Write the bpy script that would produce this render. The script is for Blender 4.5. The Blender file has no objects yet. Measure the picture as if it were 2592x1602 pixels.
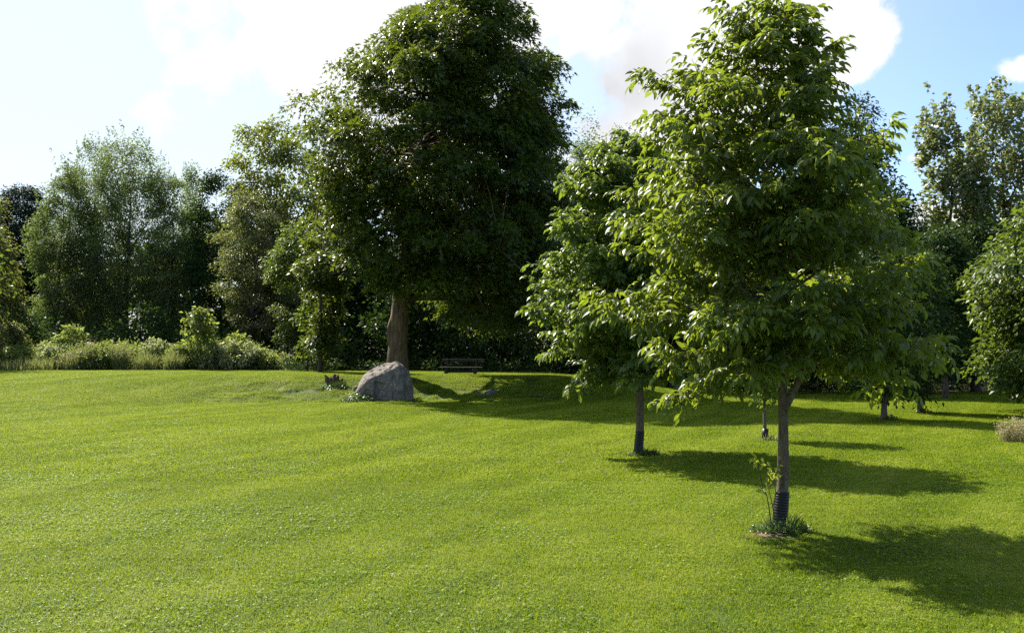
import bpy, math, random
import numpy as np
from mathutils import Vector
rs = np.random.RandomState(11)
R_ = math.radians
scene = bpy.context.scene
C = scene.collection
# ------------------------------------------------------------------ camera
EYE, FPX, CX, HY = 2.0, 2741.0, 1296.0, 865.0      # eye height, focal length in photo pixels, centre column, horizon row
cam = bpy.data.objects.new('camera', bpy.data.cameras.new('camera'))
C.objects.link(cam)
cam.data.sensor_width = 36.0
cam.data.lens = 36.0 * FPX / 2592.0
cam.data.clip_end = 3000
cam.location = (0, 0, EYE)
cam.rotation_euler = (R_(90) + math.atan(64 / FPX), 0, 0)
scene.camera = cam
# ------------------------------------------------------------------ light
SUN_EL = R_(44)
SUN_DIR = Vector((0.63, -0.776, 0)).normalized()     # horizontal travel of the light
d = Vector((SUN_DIR.x * math.cos(SUN_EL), SUN_DIR.y * math.cos(SUN_EL), -math.sin(SUN_EL)))
sun = bpy.data.objects.new('sun', bpy.data.lights.new('sun', 'SUN'))
C.objects.link(sun)
sun.data.energy = 5.0
sun.data.angle = R_(0.53)
sun.data.color = (1.0, 0.94, 0.83)
sun.rotation_euler = d.to_track_quat('-Z', 'Y').to_euler()
scene.view_settings.view_transform = 'Standard'
scene.view_settings.look = 'None'
scene.view_settings.exposure = 1.18
scene.view_settings.gamma = 1.0
scene.view_settings.use_curve_mapping = False
cy = scene.cycles
cy.max_bounces = 6; cy.diffuse_bounces = 3; cy.glossy_bounces = 2; cy.transmission_bounces = 3; cy.transparent_max_bounces = 4
cy.caustics_reflective = False; cy.caustics_refractive = False
cy.use_denoising = False

class NT:
    """small helper for node trees"""
    def __init__(s, tree): s.t = tree; s.n = tree.nodes; s.l = tree.links
    def add(s, typ, **kw):
        n = s.n.new(typ)
        for k, v in kw.items(): setattr(n, k, v)
        return n
    def link(s, a, b): s.l.new(a, b)
    def _in(s, sock, v):
        if hasattr(v, 'is_output') or isinstance(v, bpy.types.NodeSocket): s.l.new(v, sock)
        else: sock.default_value = v
    def m(s, op, a, b=None, c=None, clamp=False):
        n = s.n.new('ShaderNodeMath'); n.operation = op; n.use_clamp = clamp
        s._in(n.inputs[0], a)
        if b is not None: s._in(n.inputs[1], b)
        if c is not None: s._in(n.inputs[2], c)
        return n.outputs[0]
    def noise(s, vec, scale, detail=3, rough=0.55, dist=0.0):
        n = s.n.new('ShaderNodeTexNoise'); s._in(n.inputs['Vector'], vec)
        n.inputs['Scale'].default_value = scale; n.inputs['Detail'].default_value = detail
        n.inputs['Roughness'].default_value = rough; n.inputs['Distortion'].default_value = dist
        return n.outputs['Fac']
    def ramp(s, fac, stops):
        n = s.n.new('ShaderNodeValToRGB'); s._in(n.inputs[0], fac)
        e = n.color_ramp.elements
        while len(e) < len(stops): e.new(0.5)
        for i, (p, c) in enumerate(stops): e[i].position = p; e[i].color = (*c, 1)
        return n.outputs[0]
    def rng(s, v, a, b, c=0.0, d_=1.0, smooth=True):
        n = s.n.new('ShaderNodeMapRange'); n.interpolation_type = 'SMOOTHSTEP' if smooth else 'LINEAR'
        s._in(n.inputs[0], v)
        for i, q in zip((1, 2, 3, 4), (a, b, c, d_)): n.inputs[i].default_value = q
        return n.outputs[0]
    def mix(s, f, a, b, mode='MIX'):
        n = s.n.new('ShaderNodeMix'); n.data_type = 'RGBA'; n.blend_type = mode
        s._in(n.inputs[0], f)
        for sock, v in ((n.inputs[6], a), (n.inputs[7], b)):
            s._in(sock, (*v, 1) if isinstance(v, tuple) and len(v) == 3 else v)
        return n.outputs[2]

# ------------------------------------------------------------------ sky
world = bpy.data.worlds.new('World'); scene.world = world; world.use_nodes = True
w = NT(world.node_tree); w.n.clear()
sky = w.add('ShaderNodeTexSky', sky_type='NISHITA', sun_disc=False, sun_elevation=SUN_EL,
            sun_rotation=math.atan2(-SUN_DIR.x, -SUN_DIR.y), air_density=1.0, dust_density=0.6, ozone_density=1.2)
tc = w.add('ShaderNodeTexCoord'); sep = w.add('ShaderNodeSeparateXYZ'); w.link(tc.outputs['Generated'], sep.inputs[0])
az = w.m('ARCTAN2', sep.outputs[0], sep.outputs[1]); el = w.m('ARCSINE', sep.outputs[2])
dirv = tc.outputs['Generated']
n1 = w.noise(dirv, 5.5, 8, 0.58, 0.25)
n2 = w.noise(dirv, 2.2, 5, 0.5, 0.1)
n3 = w.noise(dirv, 22, 6, 0.6)
def blob(cx, cyy, rx, ry, amp):           # photo pixel -> direction in the sky; a broad bank of cloud (amp>0) or a gap (amp<0)
    a0, e0 = math.atan((cx - CX) / FPX), math.atan((HY - cyy) / FPX)
    dx = w.m('DIVIDE', w.m('SUBTRACT', az, a0), rx / FPX); dy = w.m('DIVIDE', w.m('SUBTRACT', el, e0), ry / FPX)
    r2 = w.m('ADD', w.m('MULTIPLY', dx, dx), w.m('MULTIPLY', dy, dy))
    return w.m('MULTIPLY', w.m('EXPONENT', w.m('MULTIPLY', r2, -1.0)), amp)
bias = 0.0
for b in [(1300, 60, 900, 420, .55), (1950, 40, 260, 230, .5), (2200, 170, 140, 90, .5), (2560, 235, 90, 40, .45), (2330, 430, 60, 35, .52),
          (2360, 590, 120, 60, .5), (2420, 60, 230, 330, -.62), (2400, 420, 200, 200, -.2), (1500, 480, 500, 260, .25),
          (-500, 420, 500, 300, .25), (60, 60, 330, 420, -.25), (2060, 90, 190, 150, .35)]:
    bias = w.m('ADD', blob(*b), bias)
dens = w.m('ADD', bias, w.m('MULTIPLY', w.m('SUBTRACT', n1, .5), 1.9))
dens = w.m('ADD', dens, w.m('MULTIPLY', w.m('SUBTRACT', n2, .5), .9))
dens = w.m('ADD', dens, w.m('MULTIPLY', w.m('SUBTRACT', n3, .5), .75))
mask = w.rng(dens, 0.16, 0.36)
thick = w.rng(w.noise(dirv, 6.5, 6, 0.5, 0.3), 0.40, 0.62)
grey = w.m('MULTIPLY', thick, w.m('ADD', w.m('ADD', blob(1500, 210, 180, 150, 1.1), blob(880, 30, 330, 120, 1.0)), 0.18), clamp=True)
cloudcol = w.mix(grey, (0.49, 0.495, 0.505), (0.33, 0.332, 0.35))
skyc = w.add('ShaderNodeVectorMath', operation='SCALE'); w.link(sky.outputs[0], skyc.inputs[0]); skyc.inputs['Scale'].default_value = 0.095
skycol = w.mix(1.0, skyc.outputs[0], (.80, .87, 1.06), 'MULTIPLY')
# thin bright veil on the sun's side of the sky
sunv = w.add('ShaderNodeVectorMath', operation='DOT_PRODUCT'); w.link(dirv, sunv.inputs[0])
sunv.inputs[1].default_value = (-d.x, -d.y, -d.z)
veil = w.rng(sunv.outputs['Value'], 0.42, 0.86)
fin = w.mix(mask, w.mix(w.m('MULTIPLY', veil, 0.85), skycol, (0.405, 0.442, 0.450)), cloudcol)
bg = w.add('ShaderNodeBackground'); w.link(fin, bg.inputs[0]); bg.inputs[1].default_value = 1.0
wo = w.add('ShaderNodeOutputWorld'); w.link(bg.outputs[0], wo.inputs[0])

# ------------------------------------------------------------------ helpers
def tag(o, label=None, cat=None, group=None, kind=None):
    if label: o['label'] = label
    if cat: o['category'] = cat
    if group: o['group'] = group
    if kind: o['kind'] = kind
    return o
def empty(name, loc):
    o = bpy.data.objects.new(name, None); C.objects.link(o); o.location = loc; o.empty_display_size = 0.2
    return o
class MB:
    """collects shapes; build() links ONE mesh object"""
    def __init__(s): s.v = []; s.f = []; s.n = 0
    def add(s, v, f):
        v = np.asarray(v, float); s.v.append(v); s.f.extend([tuple(int(i) + s.n for i in q) for q in f]); s.n += len(v)
    def tube(s, pts, rad, sides=6, cap=True, rough=0.0, seed=0):
        pts = np.asarray(pts, float); rad = np.asarray(rad, float); n = len(pts)
        t = np.gradient(pts, axis=0); t /= np.linalg.norm(t, axis=1)[:, None] + 1e-9
        ref = np.array([0.0, 1.0, 0.02]) if abs(t[0][1]) < .8 else np.array([1.0, 0, 0])
        a = np.cross(t, ref); a /= np.linalg.norm(a, axis=1)[:, None] + 1e-9
        b = np.cross(t, a)
        th = np.arange(sides) / sides * 2 * np.pi
        rr = rad[:, None] * np.ones(sides)[None]
        if rough:
            q = np.random.RandomState(seed)
            ridge = q.randn(sides) * 0.6
            rr = rr * (1 + rough * (ridge[None] + 0.8 * q.randn(n, sides)))
        v = pts[:, None] + rr[..., None] * (np.cos(th)[None, :, None] * a[:, None] + np.sin(th)[None, :, None] * b[:, None])
        v = v.reshape(-1, 3); f = []
        for i in range(n - 1):
            for j in range(sides):
                k = (j + 1) % sides
                f.append((i * sides + j, i * sides + k, (i + 1) * sides + k, (i + 1) * sides + j))
        if cap: f.append(tuple((n - 1) * sides + j for j in range(sides))); f.append(tuple(range(sides))[::-1])
        s.add(v, f)
    def box(s, cx, cyy, cz, sx, sy, sz, rot=None, jit=0.0):
        v = np.array([(x, y, z) for x in (-.5, .5) for y in (-.5, .5) for z in (-.5, .5)]) * (sx, sy, sz)
        if jit: v = v + rs.randn(8, 3) * jit
        if rot is not None:
            c_, s_ = math.cos(rot), math.sin(rot); v = v @ np.array([[c_, s_, 0], [-s_, c_, 0], [0, 0, 1]])
        s.add(v + (cx, cyy, cz), [(0, 1, 3, 2), (4, 6, 7, 5), (0, 4, 5, 1), (2, 3, 7, 6), (0, 2, 6, 4), (1, 5, 7, 3)])
    def build(s, name, mat, parent=None, smooth=False):
        me = bpy.data.meshes.new(name); me.from_pydata(np.concatenate(s.v).tolist(), [], s.f); me.update()
        if smooth: me.polygons.foreach_set('use_smooth', [True] * len(me.polygons))
        if mat: me.materials.append(mat)
        o = bpy.data.objects.new(name, me); C.objects.link(o); o.parent = parent
        return o
def fast_mesh(name, V, F, mat, parent=None, val=None, link=True):
    """V (n,3), F (m,3) triangles; val = one number per face kept as an attribute"""
    me = bpy.data.meshes.new(name); V = np.ascontiguousarray(V, np.float32); F = np.ascontiguousarray(F, np.int32)
    me.vertices.add(len(V)); me.vertices.foreach_set('co', V.ravel())
    me.loops.add(F.size); me.loops.foreach_set('vertex_index', F.ravel())
    me.polygons.add(len(F)); me.polygons.foreach_set('loop_start', np.arange(len(F), dtype=np.int32) * 3)
    try: me.polygons.foreach_set('loop_total', np.full(len(F), 3, np.int32))
    except Exception: pass
    me.update(calc_edges=True)
    if val is not None:
        at = me.attributes.new('v', 'FLOAT', 'FACE'); at.data.foreach_set('value', np.ascontiguousarray(val, np.float32))
    me.materials.append(mat)
    if not link: return me
    o = bpy.data.objects.new(name, me); C.objects.link(o); o.parent = parent
    return o
def unit(a): return a / (np.linalg.norm(a, axis=-1, keepdims=True) + 1e-9)
# leaf templates: x along the leaf, y across, z out of the upper side
T_LONG = (np.array([(0, 0, 0), (.5, 0, -.03), (1, 0, -.20), (.28, .46, .06), (.66, .34, .0), (.28, -.46, .06), (.66, -.34, .0)]),
          np.array([(0, 1, 3), (3, 1, 4), (4, 1, 2), (0, 5, 1), (5, 6, 1), (6, 2, 1)]))
T_KITE4 = (np.array([(0, 0, 0), (.5, 0, -.02), (1, 0, -.18), (.45, .5, .07), (.45, -.5, .07)]),
           np.array([(0, 1, 3), (3, 1, 2), (0, 4, 1), (4, 2, 1)]))
T_KITE = (np.array([(0, 0, 0), (1, 0, -.12), (.45, .5, .10), (.45, -.5, .10)]), np.array([(0, 1, 2), (0, 3, 1)]))
T_LOBE = (np.array([(.12, 0, 0), (1, 0, -.15), (.62, .62, -.04), (.45, .18, .04), (.62, -.62, -.04), (.45, -.18, .04)]),
          np.array([(0, 3, 2), (3, 0, 1), (0, 4, 5), (5, 1, 0)]))
def leaf_arrays(P, A, N, L, W, tmpl, q=rs):
    """P base points, A leaf axes, N rough upper normals, L lengths, W widths"""
    A = unit(A); N = unit(N - A * (N * A).sum(1, keepdims=True)); B = np.cross(N, A)
    T, F = tmpl; k = len(T); n = len(P)
    V = (P[:, None] + (L[:, None] * T[None, :, 0])[..., None] * A[:, None] + (W[:, None] * T[None, :, 1])[..., None] * B[:, None]
         + (L[:, None] * T[None, :, 2])[..., None] * N[:, None]).reshape(-1, 3)
    FF = (F[None] + (np.arange(n) * k)[:, None, None]).reshape(-1, 3)
    val = np.repeat(np.clip(q.rand(n), 0, 1), len(F))
    return V, FF, val
def X_(px, D): return (px - CX) / FPX * D
def Z_(py, D): return EYE + (HY - py) / FPX * D
def S(t): t = np.clip(t, 0, 1); return t * t * (3 - 2 * t)
def vnoise(x, y, seed=0):
    """smooth value noise"""
    xi, yi = np.floor(x), np.floor(y); fx, fy = x - xi, y - yi
    def h(a, b): s_ = np.sin(a * 127.1 + b * 311.7 + seed * 74.7) * 43758.5453; return s_ - np.floor(s_)
    u, v = fx * fx * (3 - 2 * fx), fy * fy * (3 - 2 * fy)
    return (h(xi, yi) * (1 - u) + h(xi + 1, yi) * u) * (1 - v) + (h(xi, yi + 1) * (1 - u) + h(xi + 1, yi + 1) * u) * v
def hgt(X, Y):
    X = np.asarray(X, float); Y = np.asarray(Y, float)
    g = S((-X - 8) / 9)                                 # gentler further left
    y0 = 36.0 * (1 - g) + 27 * g; y1 = 40.2 * (1 - g) + 44 * g
    h = 0.72 * S((Y - y0) / (y1 - y0)) * (1 - S((X - 1.0) / 7.5))
    bank = np.exp(-((Y - 37.3) / 2.0) ** 2) * S((X + 12) / 3) * (1 - S((X - 1) / 3))
    h = h + bank * (0.16 * (vnoise(X * 1.3, Y * 1.6, 3) - .5) + 0.08 * (vnoise(X * 3.4, Y * 4, 5) - .5))
    near = 1 - S((Y - 60) / 20)
    h = h + near * (0.05 * (vnoise(X * .22, Y * .22, 1) - .5) + 0.006 * (vnoise(X * .9, Y * .9, 2) - .5))
    h = h + 1.5 * S((np.hypot(X, Y) - 80) / 200)
    return h
def ground(x, y): return float(hgt(x, y))

# ------------------------------------------------------------------ materials
def leaf_mat(name, dark, light, trans, rough=0.42, spec=0.5, tw=0.35, warm=None):
    m = bpy.data.materials.new(name); m.use_nodes = True; t = NT(m.node_tree); t.n.clear()
    at = t.add('ShaderNodeAttribute', attribute_name='v'); geo = t.add('ShaderNodeNewGeometry')
    big = t.noise(geo.outputs['Position'], 0.55, 2)
    f = t.m('ADD', t.m('MULTIPLY', at.outputs['Fac'], 0.6), t.m('MULTIPLY', t.rng(big, .35, .65), 0.4))
    stops = [(0.05, dark), (0.9, light)]
    if warm: stops.append((0.985, warm))
    col = t.ramp(f, stops)
    p = t.add('ShaderNodeBsdfPrincipled'); t.link(col, p.inputs['Base Color'])
    p.inputs['Roughness'].default_value = rough; p.inputs['Specular IOR Level'].default_value = spec
    tr = t.add('ShaderNodeBsdfTranslucent')
    t.link(t.mix(at.outputs['Fac'], tuple(c * .75 for c in trans), trans), tr.inputs['Color'])
    mx = t.add('ShaderNodeMixShader'); mx.inputs[0].default_value = tw
    t.link(p.outputs[0], mx.inputs[1]); t.link(tr.outputs[0], mx.inputs[2])
    o = t.add('ShaderNodeOutputMaterial'); t.link(mx.outputs[0], o.inputs[0])
    return m
def bark_mat(name, c1, c2, sc=14, bump=0.6, moss=None):
    m = bpy.data.materials.new(name); m.use_nodes = True; t = NT(m.node_tree); t.n.clear()
    geo = t.add('ShaderNodeNewGeometry'); mp = t.add('ShaderNodeMapping'); mp.inputs['Scale'].default_value = (1, 1, .22)
    t.link(geo.outputs['Position'], mp.inputs[0])
    a = t.noise(mp.outputs[0], sc, 6, .65, .5); b = t.noise(geo.outputs['Position'], sc * .35, 3)
    col = t.ramp(a, [(.33, c1), (.66, c2)])
    if moss: col = t.mix(t.rng(b, .5, .68), col, moss)
    p = t.add('ShaderNodeBsdfPrincipled'); t.link(col, p.inputs['Base Color']); p.inputs['Roughness'].default_value = .9
    bp = t.add('ShaderNodeBump'); bp.inputs['Strength'].default_value = bump; bp.inputs['Distance'].default_value = .03
    t.link(a, bp.inputs['Height']); t.link(bp.outputs[0], p.inputs['Normal'])
    o = t.add('ShaderNodeOutputMaterial'); t.link(p.outputs[0], o.inputs[0])
    return m
def plain_mat(name, col, rough=.7, spec=.4, var=.25, sc=20):
    m = bpy.data.materials.new(name); m.use_nodes = True; t = NT(m.node_tree); t.n.clear()
    geo = t.add('ShaderNodeNewGeometry'); a = t.noise(geo.outputs['Position'], sc, 4)
    c = t.ramp(a, [(.3, tuple(x * (1 - var) for x in col)), (.7, tuple(x * (1 + var) for x in col))])
    p = t.add('ShaderNodeBsdfPrincipled'); t.link(c, p.inputs['Base Color'])
    p.inputs['Roughness'].default_value = rough; p.inputs['Specular IOR Level'].default_value = spec
    o = t.add('ShaderNodeOutputMaterial'); t.link(p.outputs[0], o.inputs[0])
    return m
M = {}
M['ash'] = leaf_mat('ash_leaf', (.040, .066, .010), (.105, .145, .022), (.36, .46, .03), .42, .42, .40)
M['ash_far'] = leaf_mat('ash_leaf_deeper', (.034, .064, .010), (.085, .130, .022), (.32, .44, .04), .40, .40, .40)
M['maple'] = leaf_mat('maple_leaf', (.022, .042, .008), (.060, .090, .014), (.24, .32, .02), .40, .35, .32)
M['maple_right'] = leaf_mat('maple_leaf_fresh', (.032, .062, .012), (.080, .12, .022), (.24, .34, .03), .42, .28, .34)
M['willow'] = leaf_mat('willow_leaf', (.075, .105, .034), (.15, .18, .06), (.23, .32, .06), .55, .3, .42)
M['poplar'] = leaf_mat('poplar_leaf', (.085, .105, .04), (.18, .20, .09), (.34, .40, .10), .42, .5, .36)
M['elder'] = leaf_mat('box_elder_leaf', (.05, .08, .014), (.12, .15, .026), (.34, .40, .04), .5, .4, .42)
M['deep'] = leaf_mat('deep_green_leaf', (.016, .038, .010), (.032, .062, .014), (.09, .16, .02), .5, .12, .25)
M['olive'] = leaf_mat('olive_leaf', (.065, .08, .022), (.14, .145, .045), (.28, .32, .05), .48, .5, .38, (.14, .11, .07))
M['pine'] = leaf_mat('pine_needle', (.022, .042, .028), (.045, .07, .044), (.04, .07, .03), .6, .15, .15)
M['brush'] = leaf_mat('brush_leaf', (.09, .125, .028), (.20, .24, .06), (.38, .47, .07), .5, .4, .42)
M['brush_pale'] = leaf_mat('pale_brush_leaf', (.15, .175, .07), (.30, .32, .14), (.42, .48, .14), .55, .4, .42)
M['weed'] = leaf_mat('weed_leaf', (.035, .07, .018), (.08, .13, .03), (.14, .25, .03), .42, .6, .3)
M['drygrass'] = leaf_mat('dry_grass', (.20, .20, .08), (.50, .40, .24), (.48, .44, .2), .6, .3, .35)
M['tallgrass'] = leaf_mat('tall_grass', (.11, .14, .04), (.28, .28, .12), (.40, .44, .12), .55, .3, .38)
M['yellow'] = leaf_mat('yellow_green_leaf', (.26, .32, .025), (.55, .55, .08), (.65, .68, .05), .45, .5, .4)
M['bark'] = bark_mat('bark_young', (.045, .030, .018), (.17, .125, .08), 26, .8, (.13, .13, .09))
M['bark_big'] = bark_mat('bark_old_maple', (.045, .028, .014), (.19, .12, .06), 9, 1.0, (.12, .095, .04))
M['bark_far'] = bark_mat('bark_wood', (.03, .024, .018), (.09, .075, .06), 10, .4)
M['bark_pale'] = bark_mat('bark_pale', (.14, .12, .10), (.34, .31, .28), 18, .4)
M['wood'] = bark_mat('weathered_bench_wood', (.02, .016, .013), (.065, .053, .043), 12, .2)
M['root'] = bark_mat('rotten_root', (.03, .016, .011), (.13, .075, .05), 16, .8)
M['guard'] = plain_mat('black_plastic', (.010, .010, .011), .42, .35, .1)
M['soil'] = plain_mat('bare_soil', (.17, .118, .07), .95, .1, .35, 9)
M['litter'] = plain_mat('forest_litter', (.045, .038, .022), .95, .1, .4, 3)
M['brown'] = plain_mat('brown_leaf', (.28, .14, .09), .7, .3, .3)
# lawn base
def lawn_material(name, blades):
    m = bpy.data.materials.new(name); m.use_nodes = True; t = NT(m.node_tree); t.n.clear()
    geo = t.add('ShaderNodeNewGeometry'); pos = geo.outputs['Position']
    mp = t.add('ShaderNodeMapping'); mp.vector_type = 'TEXTURE'; mp.inputs['Rotation'].default_value = (0, 0, R_(66)); mp.inputs['Scale'].default_value = (7.0, .95, 1)
    t.link(pos, mp.inputs[0])
    stripe = t.noise(mp.outputs[0], .9, 3, .5); patch = t.noise(pos, 1.3, 5, .62); fine = t.noise(pos, 26, 5, .7)
    if blades:
        at = t.add('ShaderNodeAttribute', attribute_name='v')
        f = t.m('ADD', t.m('MULTIPLY', at.outputs['Fac'], .45), t.m('ADD', t.m('MULTIPLY', t.rng(patch, .36, .66), .22), t.m('MULTIPLY', t.rng(stripe, .40, .60), .36)))
        col = t.ramp(f, [(.10, (.055, .108, .004)), (.42, (.132, .202, .007)), (.70, (.210, .272, .012)), (.93, (.40, .41, .08))])
        dull = t.rng(t.noise(pos, 2.3, 4, .6), .5, .68); col = t.mix(t.m('MULTIPLY', dull, .45), col, (.175, .215, .045)); lush = t.rng(t.noise(pos, 1.1, 5, .65), .53, .66); col = t.mix(t.m('MULTIPLY', lush, .45), col, (.12, .24, .008))
        p = t.add('ShaderNodeBsdfPrincipled'); t.link(col, p.inputs['Base Color'])
        p.inputs['Roughness'].default_value = .5; p.inputs['Specular IOR Level'].default_value = .12
        tr = t.add('ShaderNodeBsdfTranslucent'); t.link(t.mix(f, (.24, .33, .008), (.38, .45, .022)), tr.inputs['Color'])
        mx = t.add('ShaderNodeMixShader'); mx.inputs[0].default_value = .42
        t.link(p.outputs[0], mx.inputs[1]); t.link(tr.outputs[0], mx.inputs[2]); out = mx.outputs[0]
    else:
        f = t.m('ADD', t.m('MULTIPLY', t.rng(fine, .3, .7), .40), t.m('ADD', t.m('MULTIPLY', t.rng(patch, .36, .66), .35), t.m('MULTIPLY', t.rng(stripe, .36, .64), .25)))
        col = t.ramp(f, [(.10, (.035, .06, .008)), (.5, (.07, .105, .010)), (.9, (.11, .14, .02))])
        p = t.add('ShaderNodeBsdfPrincipled'); t.link(col, p.inputs['Base Color'])
        p.inputs['Roughness'].default_value = .8; p.inputs['Specular IOR Level'].default_value = .2
        bp = t.add('ShaderNodeBump'); bp.inputs['Strength'].default_value = .5; bp.inputs['Distance'].default_value = .03
        t.link(fine, bp.inputs['Height']); t.link(bp.outputs[0], p.inputs['Normal']); out = p.outputs[0]
    o = t.add('ShaderNodeOutputMaterial'); t.link(out, o.inputs[0])
    return m
M['lawn'] = lawn_material('lawn_ground', False)
M['blade'] = lawn_material('grass_blade', True)
M['clover'] = leaf_mat('clover_leaf', (.10, .18, .010), (.24, .33, .03), (.32, .46, .02), .5, .22, .42)
# rock
def rock_mat(name, a_, b_, c_):
    m = bpy.data.materials.new(name); m.use_nodes = True; t = NT(m.node_tree); t.n.clear()
    geo = t.add('ShaderNodeNewGeometry'); pos = geo.outputs['Position']
    n_a = t.noise(pos, 3.2, 8, .65, .4); n_b = t.noise(pos, 24, 6, .7); n_c = t.noise(pos, 5.5, 5, .6)
    mp = t.add('ShaderNodeMapping'); mp.inputs['Scale'].default_value = (6, 6, .7); t.link(pos, mp.inputs[0])
    streak = t.noise(mp.outputs[0], 1.6, 4, .6)
    col = t.ramp(t.m('ADD', t.m('MULTIPLY', n_a, .6), t.m('MULTIPLY', n_b, .4)), [(.36, a_), (.52, b_), (.66, c_)])
    col = t.mix(t.m('MULTIPLY', t.rng(streak, .52, .66), .45), col, (.035, .035, .04))
    col = t.mix(t.m('MULTIPLY', t.rng(n_c, .58, .68), .5), col, (.33, .31, .25))
    p = t.add('ShaderNodeBsdfPrincipled'); t.link(col, p.inputs['Base Color']); p.inputs['Roughness'].default_value = .88
    bp = t.add('ShaderNodeBump'); bp.inputs['Strength'].default_value = .9; bp.inputs['Distance'].default_value = .05
    t.link(t.m('ADD', t.m('MULTIPLY', n_a, .6), t.m('MULTIPLY', n_b, .5)), bp.inputs['Height']); t.link(bp.outputs[0], p.inputs['Normal'])
    o = t.add('ShaderNodeOutputMaterial'); t.link(p.outputs[0], o.inputs[0])
    return m
M['rock'] = rock_mat('boulder_granite', (.085, .068, .052), (.19, .158, .122), (.38, .32, .24))
M['rock_dark'] = rock_mat('small_rock', (.05, .042, .04), (.10, .09, .08), (.17, .15, .13))

# ------------------------------------------------------------------ ground
def axis(lo, hi, step, far_lo, far_hi):
    a = list(np.arange(lo, hi + 1e-6, step)); x = lo; st = step
    left = []
    while x > far_lo: st *= 1.35; x -= st; left.append(x)
    x = hi; st = step; right = []
    while x < far_hi: st *= 1.35; x += st; right.append(x)
    return np.array(left[::-1] + a + right)
gx, gy = axis(-22, 20, .25, -900, 900), axis(3, 50, .25, -60, 1800)
GX, GY = np.meshgrid(gx, gy); GZ = hgt(GX, GY)
nx, ny = len(gx), len(gy)
idx = np.arange(nx * ny).reshape(ny, nx)
q4 = np.stack([idx[:-1, :-1], idx[:-1, 1:], idx[1:, 1:], idx[1:, :-1]], -1).reshape(-1, 4)
tri = np.concatenate([q4[:, [0, 1, 2]], q4[:, [0, 2, 3]]])
g = fast_mesh('lawn', np.stack([GX, GY, GZ], -1).reshape(-1, 3), tri, M['lawn'])
g.data.polygons.foreach_set('use_smooth', [True] * len(g.data.polygons)); tag(g, kind='structure')
# forest floor behind the tree line: starts along a wavy edge
def edge_y(x):      # where lawn gives way to wood
    return np.interp(x, [-60, -30, -12, -3, 4, 9, 16, 24, 60], [47.5, 47.5, 47.2, 46.5, 45, 43.5, 43, 43, 44])
ex = np.arange(-70, 70.1, 1.0); ts = np.concatenate([np.linspace(0, 12, 13), [20, 40, 80]])
EX = np.repeat(ex[None], len(ts), 0); EY = edge_y(EX) + ts[:, None] + (ts[:, None] == 0) * .5 * np.sin(EX * 1.7)
EZ = hgt(EX, EY) + 0.02
ii = np.arange(EX.size).reshape(EX.shape)
q4 = np.stack([ii[:-1, :-1], ii[:-1, 1:], ii[1:, 1:], ii[1:, :-1]], -1).reshape(-1, 4)
ff = fast_mesh('forest_floor', np.stack([EX, EY, EZ], -1).reshape(-1, 3), np.concatenate([q4[:, [0, 1, 2]], q4[:, [0, 2, 3]]]), M['litter'])
tag(ff, kind='structure')

# ------------------------------------------------------------------ trees
def curve3(p0, p1, lift=0.25, n=6, wob=0.04, q=rs):
    p0 = np.array(p0, float); p1 = np.array(p1, float); L = np.linalg.norm(p1 - p0)
    mid = (p0 + p1) / 2 + np.array([0, 0, lift * L * .5]) * (-1 if lift < 0 else 1) * np.sign(lift if lift else 1) + q.randn(3) * wob * L
    t = np.linspace(0, 1, n)[:, None]
    return (1 - t) ** 2 * p0 + 2 * t * (1 - t) * mid + t * t * p1

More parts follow.
